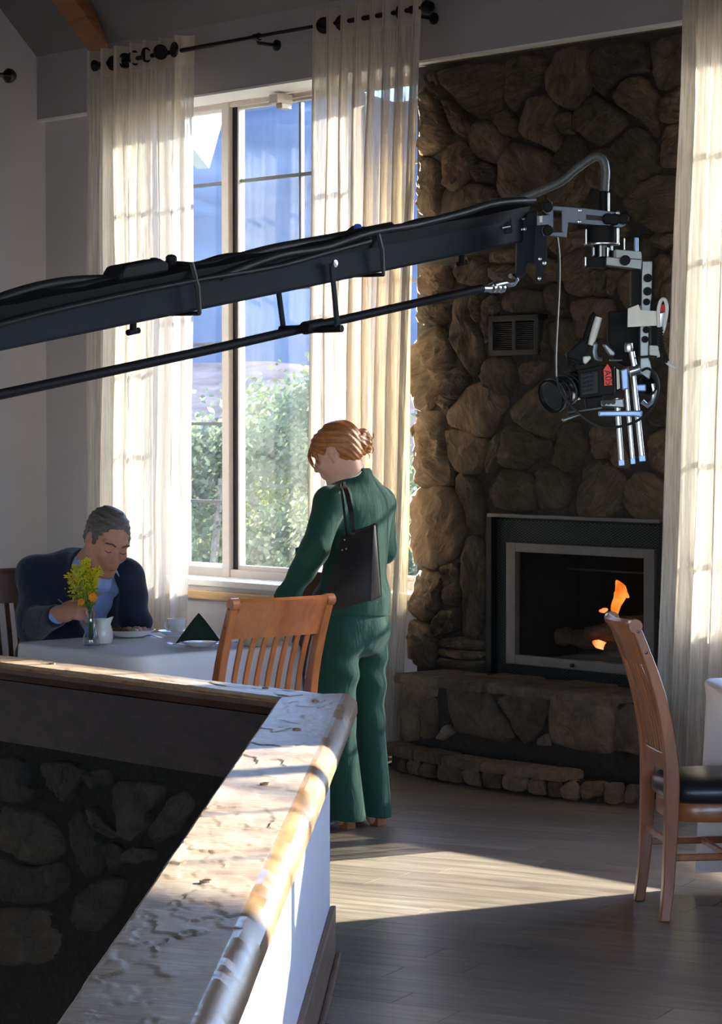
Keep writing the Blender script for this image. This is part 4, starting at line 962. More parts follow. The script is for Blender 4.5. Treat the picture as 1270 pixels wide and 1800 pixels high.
for i, (dx, dy, r, mt) in enumerate(((-.055, .01, .024, 'food_a'), (-.025, -.02, .022, 'food_a'), (-.01, .025, .02, 'food_c'), (.03, 0, .027, 'food_b'), (.055, .02, .02, 'food_b'), (.02, -.035, .018, 'food_c'))):
    tag(obj('food_piece', blob(c + Vector((dx, dy, .024)), r, i * 3.1, (1, 1, .7)), M[mt], smooth=True, angle=180), ['dark browned piece of food at the left of the plate', 'browned piece of food at the front of the plate', 'pale piece of food behind the browned pieces', 'large pinkish piece of food in mid plate', 'pinkish piece of food at the right of the plate', 'pale piece of food at the front right of the plate'][i], 'food', 'food on the dinner plate')
# cup and saucer
c = on_table(306, 1117)
lathe_obj('saucer', c, [(0, 0), (.035, 0), (.04, .004), (.068, .018), (.069, .020), (.064, .020), (.04, .008), (0, .007)], M['ceramic'])
tag(bpy.data.objects['saucer'], 'white saucer under the coffee cup', 'saucer')
cu = empty('coffee_cup', c + Vector((.012, 0, .008)), 'white coffee cup on a saucer behind the green napkin', 'cup'); b_ = cu.location.copy()
lathe_obj('cup_body', b_, [(0, 0), (.022, 0), (.024, .004), (.034, .022), (.040, .045), (.041, .062), (.038, .062), (.036, .045), (.030, .022), (0, .008)], M['ceramic'], cu)
m = MB(); hd = Vector((-.8, -.6, 0)).normalized(); m.tube(smooth_path([b_ + hd * .037 + UP * .052, b_ + hd * .056 + UP * .050, b_ + hd * .060 + UP * .034, b_ + hd * .048 + UP * .018, b_ + hd * .031 + UP * .016], 5), .0045, 8); obj('handle', m, M['ceramic'], cu, smooth=True)
M['coffee'] = plain('black_coffee', (.02, .010, .006), .1); lathe_obj('coffee', b_, [(0, .050), (.0372, .050), (0, .0502)], M['coffee'], cu)
# cutlery
def fork(c, d, label, tines=True, L=.175):
    d = Vector((d[0], d[1], 0)).normalized(); s = UP.cross(d)
    e = empty('fork' if tines else 'knife', c, label, 'cutlery')
    m = MB(); m.loft([[c + d * t + s * w + UP * (z + .0015) for w, z in ((-hw, h), (hw, h), (hw, h + .0025), (-hw, h + .0025))] for t, hw, h in ((0, .008, 0), (.02, .009, 0), (.06, .004, .002), (.11, .003, .004), (.125, .006, .003), (.135, .010, .001))]); obj('handle', m, M['silver'], e, bevel=.0008)
    m = MB()
    if tines:
        for q in (-.009, -.003, .003, .009): m.loft([[c + d * t + s * (q + w) + UP * (z + .0015) for w, z in ((-.0018, h), (.0018, h), (.0018, h + .002), (-.0018, h + .002))] for t, h in ((.130, .001), (.15, .001), (.165, .004), (L, .008))])
        obj('tines', m, M['silver'], e)
    else:
        m.loft([[c + d * t + s * w + UP * (z + .0015) for w, z in ((-.004, 0), (hw, 0), (hw, .0015), (-.004, .0015))] for t, hw in ((.12, .004), (.16, .012), (.20, .011), (.225, .0))]); obj('blade', m, M['silver'], e)
fork(on_table(336, 1139), (on_table(292, 1133) - on_table(336, 1139)), 'steel fork lying left of the green napkin')
fork(on_table(377, 1134), (on_table(410, 1131) - on_table(377, 1134)), 'steel knife lying between green napkin and chair', False)
fork(on_table(286, 1123), (on_table(250, 1117) - on_table(286, 1123)), 'steel knife lying at the right side of the food plate', False)
# beige dish behind the chair slats
c = on_table(458, 1134)
tag(lathe_obj('serving_bowl', c, [(0, 0), (.075, 0), (.085, .01), (.098, .045), (.100, .060), (.095, .060), (.090, .045), (.078, .012), (0, .010)], M['beige_ceramic']), 'beige bowl seen through the slats of the orange chair', 'bowl')
# creamer
c = on_table(182, 1131); cr = empty('creamer', c, 'white creamer pitcher beside the flower vase', 'pitcher')
m = MB(); rings = []
for r, z in ((.001, 0), (.030, 0), (.036, .006), (.040, .028), (.037, .055), (.030, .078), (.031, .092), (.034, .100), (.031, .100), (.028, .09), (.027, .078), (.033, .05), (.001, .01)):
    rings.append([c + Vector((math.cos(a) * r * (1 + (.32 * max(0, math.cos(a + .4)) ** 8 if z > .085 else 0)), math.sin(a) * r, z + (.010 * max(0, math.cos(a + .4)) ** 6 if z > .085 else 0))) for a in [2 * math.pi * i / 28 for i in range(28)]])
m.loft(rings); obj('pitcher_body', m, M['ceramic'], cr, smooth=True)
m = MB(); hd = Vector((-.7, .7, 0)); m.tube(smooth_path([c + hd * .028 + UP * .088, c + hd * .058 + UP * .082, c + hd * .062 + UP * .05, c + hd * .040 + UP * .028], 5), .005, 8); obj('handle', m, M['ceramic'], cr, smooth=True)
# vase
M['vase'] = glass('clear_vase_glass', (.93, .96, .96), 2.0, .02); M['water'] = glass('vase_water', (.93, .97, .95), .5)
c = on_table(160, 1135); va = empty('flower_vase', c, 'clear glass bud vase with yellow flowers on white cloth', 'vase')
lathe_obj('vase_glass', c, [(0, 0), (.034, 0), (.037, .006), (.033, .030), (.022, .070), (.0155, .105), (.016, .125), (.021, .140), (.019, .140), (.014, .125), (.0135, .105), (.020, .070), (.030, .030), (0, .012)], M['vase'], va)
lathe_obj('water', c, [(0, .013), (.029, .03), (.0195, .068), (0, .068)], M['water'], va)
fl = empty('flower_bunch', c + UP * .02, 'bunch of yellow goldenrod sprigs with an orange bloom in the vase', 'flowers')
M['stem'] = plain('green_stem', (.05, .12, .02), .6, grain=.2); M['yellow'] = leaf_mat('yellow_florets', (.48, .50, .02), (.75, .66, .04), .35); M['orange'] = plain('orange_petal', (.75, .30, .03), .6, grain=.2); M['green'] = leaf_mat('sprig_leaf', (.10, .22, .03), (.30, .42, .05), .4)
rg = random.Random(5); sc_ = 1 / 424.0
stems = [((154, 1055), (150, 1000), (152, 990)), ((158, 1055), (162, 1020), (172, 1002)), ((152, 1060), (136, 1030), (124, 1012)), ((156, 1060), (146, 1015), (134, 998)), ((150, 1062), (135, 1050), (122, 1036)), ((157, 1060), (158, 1030), (164, 1018))]
dv = c.y
m = MB(); tips = []
for i, st in enumerate(stems):
    pts = smooth_path([c + Vector((rg.uniform(-.012, .012), rg.uniform(-.01, .01), .016)), c + Vector((rg.uniform(-.006, .006), rg.uniform(-.006, .006), .13))] + [P(x, y, dv + rg.uniform(-.03, .03)) for x, y in st], 5)
    m.tube(pts, [.0022] * len(pts), 6); tips.append(pts)
obj('stems', m, M['stem'], fl, smooth=True)
m = MB(); g_ = MB()
for k, pts in enumerate(tips):
    n = len(pts)
    for q in range(330 if k not in (4,) else 70):
        i = rg.uniform(n * .55, n - 1); p = pts[int(i)].lerp(pts[min(n - 1, int(i) + 1)], i % 1)
        d = Vector((rg.gauss(0, 1), rg.gauss(0, 1), rg.gauss(0, .8))).normalized(); t_ = (i - n * .55) / (n * .45)
        p = p + d * rg.uniform(0, .030) * (1.1 - .5 * t_); a = d.orthogonal().normalized() * .0045; b = d * rg.uniform(.007, .014)
        (m if t_ > .22 or rg.random() < .25 else g_).add([p, p + a + b * .5, p + b, p - a + b * .5], [(0, 1, 2, 3)])
    for q in range(26):
        i = rg.uniform(n * .42, n * .8); p = pts[int(i)]; d = Vector((rg.gauss(0, 1), rg.gauss(0, .7), rg.uniform(-.2, 1))).normalized(); a = d.orthogonal().normalized() * .006; b = d * rg.uniform(.02, .04)
        g_.add([p, p + a + b * .5, p + b, p - a + b * .5], [(0, 1, 2, 3)])
tag(obj('florets', m, M['yellow'], fl, normals=False), kind='stuff'); tag(obj('sprig_leaves', g_, M['green'], fl, normals=False), kind='stuff')
for px, py, s in ((164, 1050, .022), (143, 1058, .017), (158, 1042, .012)):
    m = MB(); cc = P(px, py, dv - .035)
    for k in range(9):
        a = 2 * math.pi * k / 9; d = Vector((math.cos(a), -.45 + .3 * rg.random(), math.sin(a))).normalized(); w_ = d.cross(Vector((0, 1, 0))).normalized() * s * .34
        m.add([cc, cc + d * s * .6 + w_, cc + d * s, cc + d * s * .6 - w_, cc + d * s * .55 + Vector((0, .004, 0))], [(0, 1, 4), (1, 2, 4), (2, 3, 4), (3, 0, 4)])
    tag(obj('bloom', m, M['orange'], fl), 'small orange bloom')
    m = MB(); m.tube(smooth_path([cc + Vector((0, .004, 0)), (cc * .6 + Vector((c.x, c.y, c.z + .13)) * .4) + Vector((0, .012, .004)), Vector((c.x, c.y, c.z + .13))], 6), .0018, 6); obj('bloom_stem', m, M['stem'], fl, smooth=True)
# far chair behind the woman's arm, dark
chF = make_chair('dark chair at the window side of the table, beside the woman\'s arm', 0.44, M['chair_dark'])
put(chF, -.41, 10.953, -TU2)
# ================================================================== CAMERA CRANE
M['crane'] = plain('crane_slate_paint', (.018, .022, .032), .6, .0, .06, grain=.08, gscale=8); M['crane_black'] = plain('crane_black', (.006, .006, .008), .6, .0, .15, grain=.1)
M['blue_metal'] = plain('anodised_blue_grey', (.085, .105, .155), .35, .7, grain=.06); M['light_metal'] = plain('anodised_light_blue', (.20, .30, .52), .35, .6, grain=.05)
M['grey_metal'] = plain('machined_grey', (.17, .19, .21), .35, .8, grain=.08); M['rubber'] = plain('cable_rubber', (.010, .010, .011), .5, spec=.25, grain=.1); M['braid'] = plain('grey_cable_sheath', (.07, .08, .085), .4, grain=.3, gscale=200)
M['paper'] = plain('white_tape', (.70, .68, .64), .8, grain=.05); M['red'] = plain('red_tag', (.75, .05, .03), .6, grain=.05); M['blueplastic'] = plain('blue_knob_plastic', (.02, .08, .45), .4, grain=.05)
M['whitecable'] = plain('white_cable', (.60, .60, .58), .5, grain=.05); M['glassblack'] = plain('lens_black', (.006, .006, .008), .15, .0, grain=.1, coat=.4)
def JD(px): return 5.5 / (1 - 1.387 * (px - 635) / FPX)
def J(px, py, off=0.0): p = P(px, py, JD(px)); return p + Vector((-.811, .585, 0)) * off
AW = Vector((-.811, .585, 0))
cr_ = empty('camera_crane', (P(905, 428, 6.0).x, 6.0, P(905, 428, 6.0).z), 'dark film camera crane arm reaching across the room from the left', 'camera crane')
def ybot(x): return float(np.interp(x, [-60, 0, 340, 665, 930], [630, 618, 548, 480, 424]))
def ytop(x): return ybot(x) - float(np.interp(x, [-60, 905], [76, 56]))
m = MB(); m.loft([[J(x, ybot(x)), J(x, ytop(x)), J(x, ytop(x)) + AW * .09, J(x, ybot(x)) + AW * .09] for x in (-60, 200, 500, 800, 925)]); beam_ = obj('crane_beam', m, M['crane'], cr_, bevel=.006)
m = MB(); rings = []
for i in range(60):
    x = -60 + 985 * i / 59; h = 24 * (JD(-60) / JD(x)); lift = 3 * math.sin(i * .9) + 3 * noise.noise(Vector((i * .3, 0, 0)))
    rings.append([J(x, ytop(x) + h * .75, -.006), J(x, ytop(x) - 6 - lift * .3, -.012), J(x, ytop(x) - h * .75 - lift, .02), J(x, ytop(x) - h * .75 - lift, .06), J(x, ytop(x), .10), J(x, ytop(x) + h * .7, .097)])
m.loft(rings); tag(obj('cable_cover', m, M['crane_black'], cr_, smooth=True, angle=60), 'black cable cover along the top of the arm')
def cable(name, pts, rpx, mat, parent, off=0.03, use=J, n=10):
    q = smooth_path([use(x, y) + AW * off for x, y in pts], 8); m = MB(); m.tube(q, rpx, n); return obj(name, m, mat, parent, smooth=True)
cable('cable', [(-60, 560), (0, 532), (70, 508), (140, 494), (215, 490), (300, 486)], .010, M['rubber'], cr_)
cable('cable', [(-60, 552), (0, 540), (120, 512), (240, 488), (330, 474), (420, 456), (500, 436), (600, 418), (700, 398)], .011, M['rubber'], cr_, .02)
cable('cable', [(380, 486), (480, 450), (560, 436), (640, 410), (720, 396), (800, 376), (862, 358), (930, 352)], .009, M['rubber'], cr_, -.012)
cable('cable', [(-60, 584), (60, 552), (200, 520), (340, 492), (470, 470), (560, 446), (640, 424)], .006, M['rubber'], cr_, -.016)
for x0, dx in ((340, 6), (664, 5)):
    m = MB(); yb_, yt_ = ybot(x0), ytop(x0) - 16
    m.tube([J(x0, yb_ + 3, -.016), J(x0 - dx, (yb_ + yt_) / 2, -.02), J(x0 - dx * 2, yt_, -.014), J(x0 - dx * 2, yt_ - 5, .05), J(x0 - dx, yt_ + 20, .108), J(x0, yb_ + 3, .10)], .007, 8, closed=True, flat=.6); obj('strap', m, M['rubber'], cr_, smooth=True)
m = MB(); m.lathe(J(649, 401, .03), [(0, -.01), (.009, -.01), (.009, .006), (.006, .010), (0, .011)], 12); tag(obj('knob', m, M['blueplastic'], cr_, smooth=True), 'small blue knob on top of the arm')
m = MB(); m.loft([[J(x, y0, o) for y0, o in ((ytop(x) - 10, 0), (ytop(x) - h, 0), (ytop(x) - h, .05), (ytop(x) - 10, .05))] for x, h in ((214, 24), (222, 36), (285, 36), (298, 26))]); obj('top_box', m, M['crane_black'], cr_, bevel=.005)
for x in (292, 322): m = MB(); m.lathe(J(x, ytop(x) - 24, .03), [(0, -.02), (.011, -.02), (.011, .010), (.007, .014), (0, .015)], 12); obj('knob', m, M['crane_black'], cr_, smooth=True)
for x in (262, 838):
    m = MB(); m.cyl(J(x, ybot(x), .04), J(x, ybot(x) + 18, .04), .007); q = J(x, ybot(x) + 18, .04); d_ = (J(x + 30, ybot(x + 30)) - J(x, ybot(x))).normalized(); m.cyl(q - d_ * .016, q + d_ * .016, .006); obj('clamp_screw', m, M['crane_black'], cr_, smooth=True)
# parallel rod under the arm
ry = lambda x: float(np.interp(x, [-60, 0, 330, 575, 875], [713, 699, 630, 574, 506]))
m = MB(); m.tube([J(x, ry(x), .045) for x in (-60, 200, 400, 575, 725, 876)], .0098, 12); rod_ = obj('control_rod', m, M['crane_black'], cr_, smooth=True)
m = MB(); m.tube([J(x, ry(x), .045) for x in (874, 890)], .0085, 12); m.tube([J(x, y, .045) for x, y in ((888, 503), (900, 500), (918, 496))], [.005, .010, .006], 12)
for x in (894, 902, 910): m.lathe(J(x, ry(x) - 1, .045), [(.004, -.004), (.012, -.004), (.012, .004), (.004, .004)], 12, axes(J(920, 495) - J(880, 505)))
m.tube([J(x, y, .045) for x, y in ((916, 497), (924, 500), (932, 498), (937, 491), (933, 484), (926, 484))], .006, 8); tag(obj('rod_end', m, M['silver'], rod_, smooth=True), 'shiny turnbuckle end of the rod')
for x0, y0, x1, y1, o in ((551, 502, 561, 580, .09), (577, 463, 588, 580, -.012)):
    m = MB(); a, b = J(x0, y0, o), J(x1, y1, o); t = (b - a).normalized(); s_ = t.cross(AW).normalized() * .0062
    m.prism([a - s_, a + s_, b + s_, b - s_], AW * .006); obj('link_bar', m, M['crane'], cr_, bevel=.001)
m = MB(); m.lathe(J(577, 464, -.016), [(0, 0), (.008, 0), (.008, .004), (0, .005)], 12, axes(-AW)); obj('pivot_bolt', m, M['silver'], cr_)
m = MB(); m.cyl(J(566, 576, .045), J(596, 570, .045), .014); m.cyl(J(560, 578, .02), J(560, 578, .10), .009); m.cyl(J(588, 578, -.02), J(588, 578, .07), .008); obj('rod_clamp', m, M['crane_black'], cr_, smooth=True)
# head of the crane
HD = 6.0
def H(px, py, d=0.0): return P(px, py, HD + d)
def plate(name, pts, d, th, mat, parent, bevel=.0015, holes=()):
    m = MB(); m.prism([H(x, y, d) for x, y in pts], (0, th, 0)); return obj(name, m, mat, parent, bevel=bevel)
def z6(s): return [(850 + float(a) / 3.342, 250 + float(b) / 3.342) for a, b in (p.split(',') for p in s.split())]
def z7(s): return [(950 + float(a) / 4.285, 420 + float(b) / 4.285) for a, b in (p.split(',') for p in s.split())]
plate('mount_block', z6('190,430 320,400 330,720 260,700 250,780 195,790 200,560'), .03, .06, M['crane'], cr_, .003)
plate('mount_plate', z6('305,480 375,480 372,700 355,740 348,815 310,815 312,740 300,690'), -.02, .012, M['crane'], cr_)
plate('side_plate', z6('85,475 165,440 175,530 95,550'), -.03, .02, M['crane'], cr_)
m = MB(); m.cyl(H(872.5, 403, -.04), H(898, 397.5, -.04), .0035); obj('pin', m, M['silver'], cr_, smooth=True)
m = MB()
for s in ('208,450', '234,446', '220,512', '245,510'):
    x, y = z6(s)[0]; m.lathe(H(x, y, .028), [(0, 0), (.0045, 0), (.004, .004), (0, .005)], 10, axes(Vector((0, -1, 0))))
for s in ('333,685', '358,710', '330,800'):
    x, y = z6(s)[0]; m.lathe(H(x, y, -.021), [(0, 0), (.005, 0), (.004, .004), (0, .005)], 10, axes(Vector((0, -1, 0))))
obj('screw_heads', m, M['silver'], cr_)
# yoke plate with its openings
plate('yoke_plate', z6('400,372 600,386 800,412 838,440 836,488 815,502 495,472 466,466 466,404 408,400'), -.03, .016, M['blue_metal'], cr_)
plate('yoke_leg', z6('466,404 500,466 490,560 400,552 405,527 465,527'), -.0301, .016, M['blue_metal'], cr_)
plate('yoke_arm', z6('372,350 405,350 412,400 410,552 355,552 342,520 350,495 385,480 385,425 350,400'), -.0302, .016, M['blue_metal'], cr_)
plate('slot', z6('605,425 700,434 700,462 605,455'), -.0312, .004, M['hole'], cr_, 0)
plate('clamp_block', z6('315,430 390,425 390,485 315,490'), -.05, .02, M['blue_metal'], cr_)
plate('clamp_label', z6('330,435 348,432 348,470 332,472'), -.051, .002, M['paper'], cr_, 0)
for s, r in (('378,383', .012), ('378,521', .012), ('730,452', .013), ('768,456', .014), ('822,452', .013)):
    x, y = z6(s)[0]; m = MB(); n = 12
    m.lathe(H(x, y, -.03), [(0, 0), (r, 0), (r, .018), (r * .8, .021), (0, .021)], n, axes(Vector((0, -1, 0)))); obj('knob', m, M['crane_black'], cr_, smooth=True, angle=30)
m = MB()
for s in ('568,400', '565,466', '790,415'):
    x, y = z6(s)[0]; m.lathe(H(x, y, -.03), [(0, 0), (.0045, 0), (.004, .003), (0, .004)], 10, axes(Vector((0, -1, 0))))
obj('screw_heads', m, M['silver'], cr_)
def vcyl(name, cx, y0, y1, rpx, mat, parent, d=0.0):
    a, b = H(cx, y1, d), H(cx, y0, d); m = MB(); m.cyl(a, b, rpx / 750.0, 24); return obj(name, m, mat, parent, smooth=True, bevel=.002)
vcyl('pan_motor', 1059, 398, 429, 29, M['crane_black'], cr_); vcyl('motor_rim', 1059, 427, 431.5, 31, M['silver'], cr_); vcyl('pan_shaft', 1060, 431, 453, 18, M['glassblack'], cr_)
for cx, y0, y1, r in ((1031, 402, 430, 2.2), (1044.5, 434, 450, 1.6), (1030, 451, 468, 2.2), (1086, 400, 430, 3), (1069, 434, 452, 2.5)): vcyl('standoff', cx, y0, y1, r, M['silver'], cr_, -.03)
plate('pan_base', z6('600,668 726,676 726,740 700,735 600,732'), -.01, .06, M['crane_black'], cr_)
plate('slide_plate', z6('724,672 935,690 930,748 722,722'), -.03, .05, M['grey_metal'], cr_); plate('slide_block', z6('780,628 930,640 932,690 780,680'), -.035, .05, M['grey_metal'], cr_)
x, y = z6('832,695')[0]; m = MB(); m.lathe(H(x, y, -.03), [(0, 0), (.012, 0), (.012, .014), (0, .015)], 16, axes(Vector((0, -1, 0)))); obj('knob', m, M['crane_black'], cr_, smooth=True)
vcyl('standoff', 1098, 418, 440, 1.3, M['silver'], cr_, -.03); vcyl('guide_post', 1119, 417, 443, 4, M['light_metal'], cr_, -.03)
cable('loom_cable', [(862, 357), (905, 352), (940, 340), (985, 320), (1010, 300), (1030, 285), (1047, 275.5), (1060, 281), (1065, 300), (1064, 320), (1063, 340)], .0075 * 1.35, M['braid'], cr_, 0, lambda x, y: H(x, y, .02), 12)
vcyl('cable_plug', 1062, 336, 375, 9, M['crane_black'], cr_, .02); vcyl('cable_plug_ring', 1070, 338, 374, 2.4, M['silver'], cr_, .0)
cable('video_cable', [(980, 417), (983, 450), (983, 500), (980, 560), (977, 620), (979, 660), (988, 690), (1010, 718), (1045, 745), (1080, 751), (1120, 740), (1148, 715), (1158, 685), (1154, 660), (1140, 648), (1128, 652)], .0032, M['rubber'], cr_, 0, lambda x, y: H(x, y, -.09), 8)
cable('video_cable', [(981.5, 417), (985, 450), (985, 500), (982, 560), (979, 620), (979, 662)], .0014, M['whitecable'], cr_, 0, lambda x, y: H(x, y, -.094), 6)
# drop arm
plate('drop_arm', z7('768,165 845,165 843,300 838,450 822,700 818,880 840,980 825,1060 752,1010 755,700 765,470'), -.02, .045, M['grey_metal'], cr_, .002)
plate('arm_cheek', z7('690,235 768,235 766,500 690,500'), .0, .05, M['crane_black'], cr_)
m = MB()
for s, r in (('812,295', .010), ('810,395', .010), ('802,475', .008), ('800,685', .008), ('790,757', .008)):
    x, y = z7(s)[0]; m.lathe(H(x, y, -.022), [(r * .55, 0), (r, 0), (r, .006), (r * .55, .006), (r * .55, .001), (0, .001)], 14, axes(Vector((0, -1, 0))))
obj('arm_bolts', m, M['crane_black'], cr_)['kind'] = 'stuff'
plate('paper_tape', z7('662,525 742,494 752,535 892,545 890,652 660,664'), -.055, .003, M['paper'], cr_, 0)
plate('tilt_motor', z7('830,460 965,460 962,545 830,540'), -.01, .05, M['crane_black'], cr_); plate('red_connector', z7('905,495 945,490 942,550 905,552'), -.03, .02, M['red'], cr_)
plate('chrome_connector', z7('895,560 945,550 940,660 900,665'), -.035, .02, M['silver'], cr_); plate('cable_block', z7('825,800 890,805 905,890 860,895 825,870'), -.02, .03, M['whitecable'], cr_); plate('arm_side_box', z7('840,650 895,650 900,800 840,800'), -.01, .04, M['crane_black'], cr_)
cable('coil_cable', [(1159, 575), (1158, 545), (1163, 528), (1170, 528), (1173, 545), (1168, 575), (1163, 590), (1163, 610), (1170, 632), (1180, 642), (1189, 646)], .0042, M['whitecable'], cr_, 0, lambda x, y: H(x, y, -.06), 8)
q = [(1162 + (1 + .02 * i) * math.cos(i * 1.9) * 3 + .35 * max(0, i - 18) ** 1.35 * .5, 576 + i * 1.55) for i in range(44)]
cable('coil_wrap', q[:40], .0030, M['rubber'], cr_, 0, lambda x, y: H(x, y, -.066), 6)
# ---- the film camera hanging from the arm
cmr = empty('cinema_camera', H(1060, 680, 0), 'black cinema camera with lens hanging from the crane in front of the stones', 'camera')
CAX = (H(1120, 672) - H(990, 690)).normalized(); LD = (H(990, 698, -.10) - H(1050, 668, 0)).normalized()
def cbox(name, s, d, th, mat, bevel=.003): return plate(name, z7(s), d, th, mat, cmr, bevel)
cbox('camera_body', '285,985 470,945 560,960 565,1170 300,1200', -.05, .11, M['crane_black'])
cbox('side_panel', '300,1010 440,985 445,1165 310,1185', -.056, .008, M['rubber'])
m = MB()
for k in range(5):
    for j in range(4):
        x, y = z7('%f,%f' % (320 + 25 * j, 1022 + 32 * k - 6 * j))[0]; m.box(H(x, y, -.058), (.006, .004, .005))
tag(obj('buttons', m, M['crane'], cmr), kind='stuff')
cbox('red_tag', '478,985 510,940 535,985 545,1100 485,1105', -.060, .004, M['red'], 0)
tx = bpy.data.curves.new('tag_lettering', 'FONT'); tx.body = 'A05'; tx.size = .022; tx.extrude = .0004; tx.align_x = 'CENTER'; tx.align_y = 'CENTER'; tx.materials.append(M['hole'])
t0_ = bpy.data.objects.new('lettering_source', tx); C.objects.link(t0_); bpy.context.view_layer.update()
tm = bpy.data.meshes.new_from_object(t0_.evaluated_get(bpy.context.evaluated_depsgraph_get())); bpy.data.objects.remove(t0_); tm.materials.clear(); tm.materials.append(M['hole'])
to = bpy.data.objects.new('tag_lettering', tm); C.objects.link(to); to.parent = cmr; to.location = H(*z7('512,1045')[0], -.0608) - cmr.location; to.rotation_euler = (R(90), R(82), 0)
a = H(*z7('300,1090')[0], 0); b = H(*z7('120,1170')[0], -.05); d = (b - a).normalized()
m = MB(); prof = [(0, 0), (.034, 0), (.034, .02), (.030, .022), (.030, .04), (.036, .043), (.036, .055), (.031, .058), (.031, .075), (.038, .078), (.040, .10), (.036, .10), (.034, .07), (0, .06)]
m.lathe(a, prof, 28, axes(d)); obj('lens', m, M['glassblack'], cmr, smooth=True, angle=35)
for t in (.03, .05, .066, .09):
    m = MB(); r = float(np.interp(t, [0, .03, .05, .066, .09], [.035, .031, .037, .032, .041])); m.lathe(a + d * t, [(r - .004, -.001), (r, -.001), (r, .001), (r - .004, .001)], 28, axes(d)); obj('lens_ring', m, M['grey_metal'], cmr, smooth=True)
m = MB(); m.lathe(a + d * .095, [(0, 0), (.033, 0), (.030, .004), (0, .006)], 24, axes(d)); obj('front_glass', m, M['fireglass'], cmr, smooth=True)
cbox('mattebox_flag', '170,1355 290,1315 310,1330 180,1378', -.05, .05, M['grey_metal']); cbox('bottom_bar', '205,1300 470,1262 470,1280 215,1315', -.03, .01, M['grey_metal'])
cbox('lens_support', '340,1200 470,1180 480,1280 350,1280', -.02, .04, M['crane_black'])
m = MB(); hh = [H(*z7(s)[0], -.03) for s in ('380,800', '405,720', '425,650', '442,590')]; m.tube(hh, [.007, .009, .009, .008], 10); tag(obj('top_handle', m, M['whitecable'], cmr, smooth=True), 'white capped top handle')
m = MB(); m.tube([H(*z7(s)[0], -.01) for s in ('340,790', '370,700', '400,600', '425,570')], .011, 10); obj('handle_grip', m, M['crane_black'], cmr, smooth=True)
cable('handle_bracket', [z7(s)[0] for s in ('375,785', '415,795', '410,850', '425,900', '470,908')], .006, M['grey_metal'], cmr, 0, lambda x, y: H(x, y, -.03), 8)
cbox('battery_plate', '515,545 755,535 750,950 640,960 560,920 510,760', .045, .02, M['crane_black'])
cbox('accessory_arm', '472,795 500,790 570,855 560,885 525,880', -.035, .02, M['grey_metal']); cbox('cheese_plate', '525,905 620,905 620,920 525,920', -.05, .02, M['silver'])
cbox('follow_motor', '200,860 320,760 380,800 330,900 370,880 385,930 330,945 230,960', -.02, .05, M['crane_black']); cbox('motor_gear', '325,885 380,880 388,900 345,945 325,930', -.045, .02, M['whitecable'])
m = MB(); m.tube([H(*z7(s)[0], -.02) for s in ('205,900', '215,950', '260,980', '280,930')], .006, 8, closed=True); obj('cable_loop', m, M['rubber'], cmr, smooth=True)
cbox('side_grip', '565,960 610,985 615,1130 570,1150', -.03, .05, M['glassblack'])
cbox('blue_plate', '612,985 662,968 668,1128 622,1140', -.06, .014, M['light_metal']); cbox('blue_bracket', '724,1095 800,1092 800,1150 724,1148', -.02, .02, M['light_metal'])
cbox('rod_bracket', '446,1295 770,1292 770,1350 720,1336 446,1336', -.055, .03, M['light_metal'])
cbox('baseplate', '455,1215 630,1200 635,1275 460,1262', -.04, .05, M['grey_metal'])
m = MB()
for s in ('480,1235', '515,1230', '550,1228'):
    x, y = z7(s)[0]; m.lathe(H(x, y, -.041), [(0, 0), (.006, 0), (.006, .002), (0, .002)], 12, axes(Vector((0, -1, 0))))
obj('plate_holes', m, M['hole'], cmr)
for s0, s1, r in (('578,1200', '612,1672', .0062), ('648,1100', '698,1660', .0050), ('700,1000', '768,1640', .0066)):
    m = MB(); a_, b_ = H(*z7(s0)[0], -.03), H(*z7(s1)[0], -.03); m.cyl(a_, b_, r, 14); rd = obj('support_rod', m, M['silver'], cmr, smooth=True)
    m = MB(); t = (b_ - a_).normalized(); m.box(b_ + t * .004, (r * 2.1, r * 2.1, .014), axes(t)); obj('rod_cap', m, M['light_metal'], rd, bevel=.001)
m = MB(); cc = H(*z7('800,1105')[0], .0); m.lathe(cc, [(.020, -.012), (.024, -.012), (.026, 0), (.024, .012), (.020, .012), (.020, -.012)], 28, axes(Vector((.2, -1, .1)))); obj('focus_wheel', m, M['crane_black'], cmr, smooth=True)
m = MB(); m.tube([H(*z7(s)[0], .0) for s in ('850,1090', '862,1150', '850,1220', '810,1255', '770,1225')], .006, 8); obj('wheel_guard', m, M['silver'], cmr, smooth=True)
m = MB(); m.lathe(H(*z7('668,818')[0], -.05), [(0, -.012), (.009, -.010), (.011, 0), (.009, .010), (0, .012)], 14); m.cyl(H(*z7('690,850')[0], -.05), H(*z7('710,960')[0], -.05), .007); m.lathe(H(*z7('710,990')[0], -.05), [(0, -.014), (.012, -.012), (.012, .012), (0, .014)], 12, axes(Vector((1, 0, .3)))); obj('joint_arm', m, M['silver'], cmr, smooth=True)
cable('thin_cable', [z7(s)[0] for s in ('690,890', '760,890', '830,885', '880,890')], .0028, M['rubber'], cmr, 0, lambda x, y: H(x, y, -.05), 8)
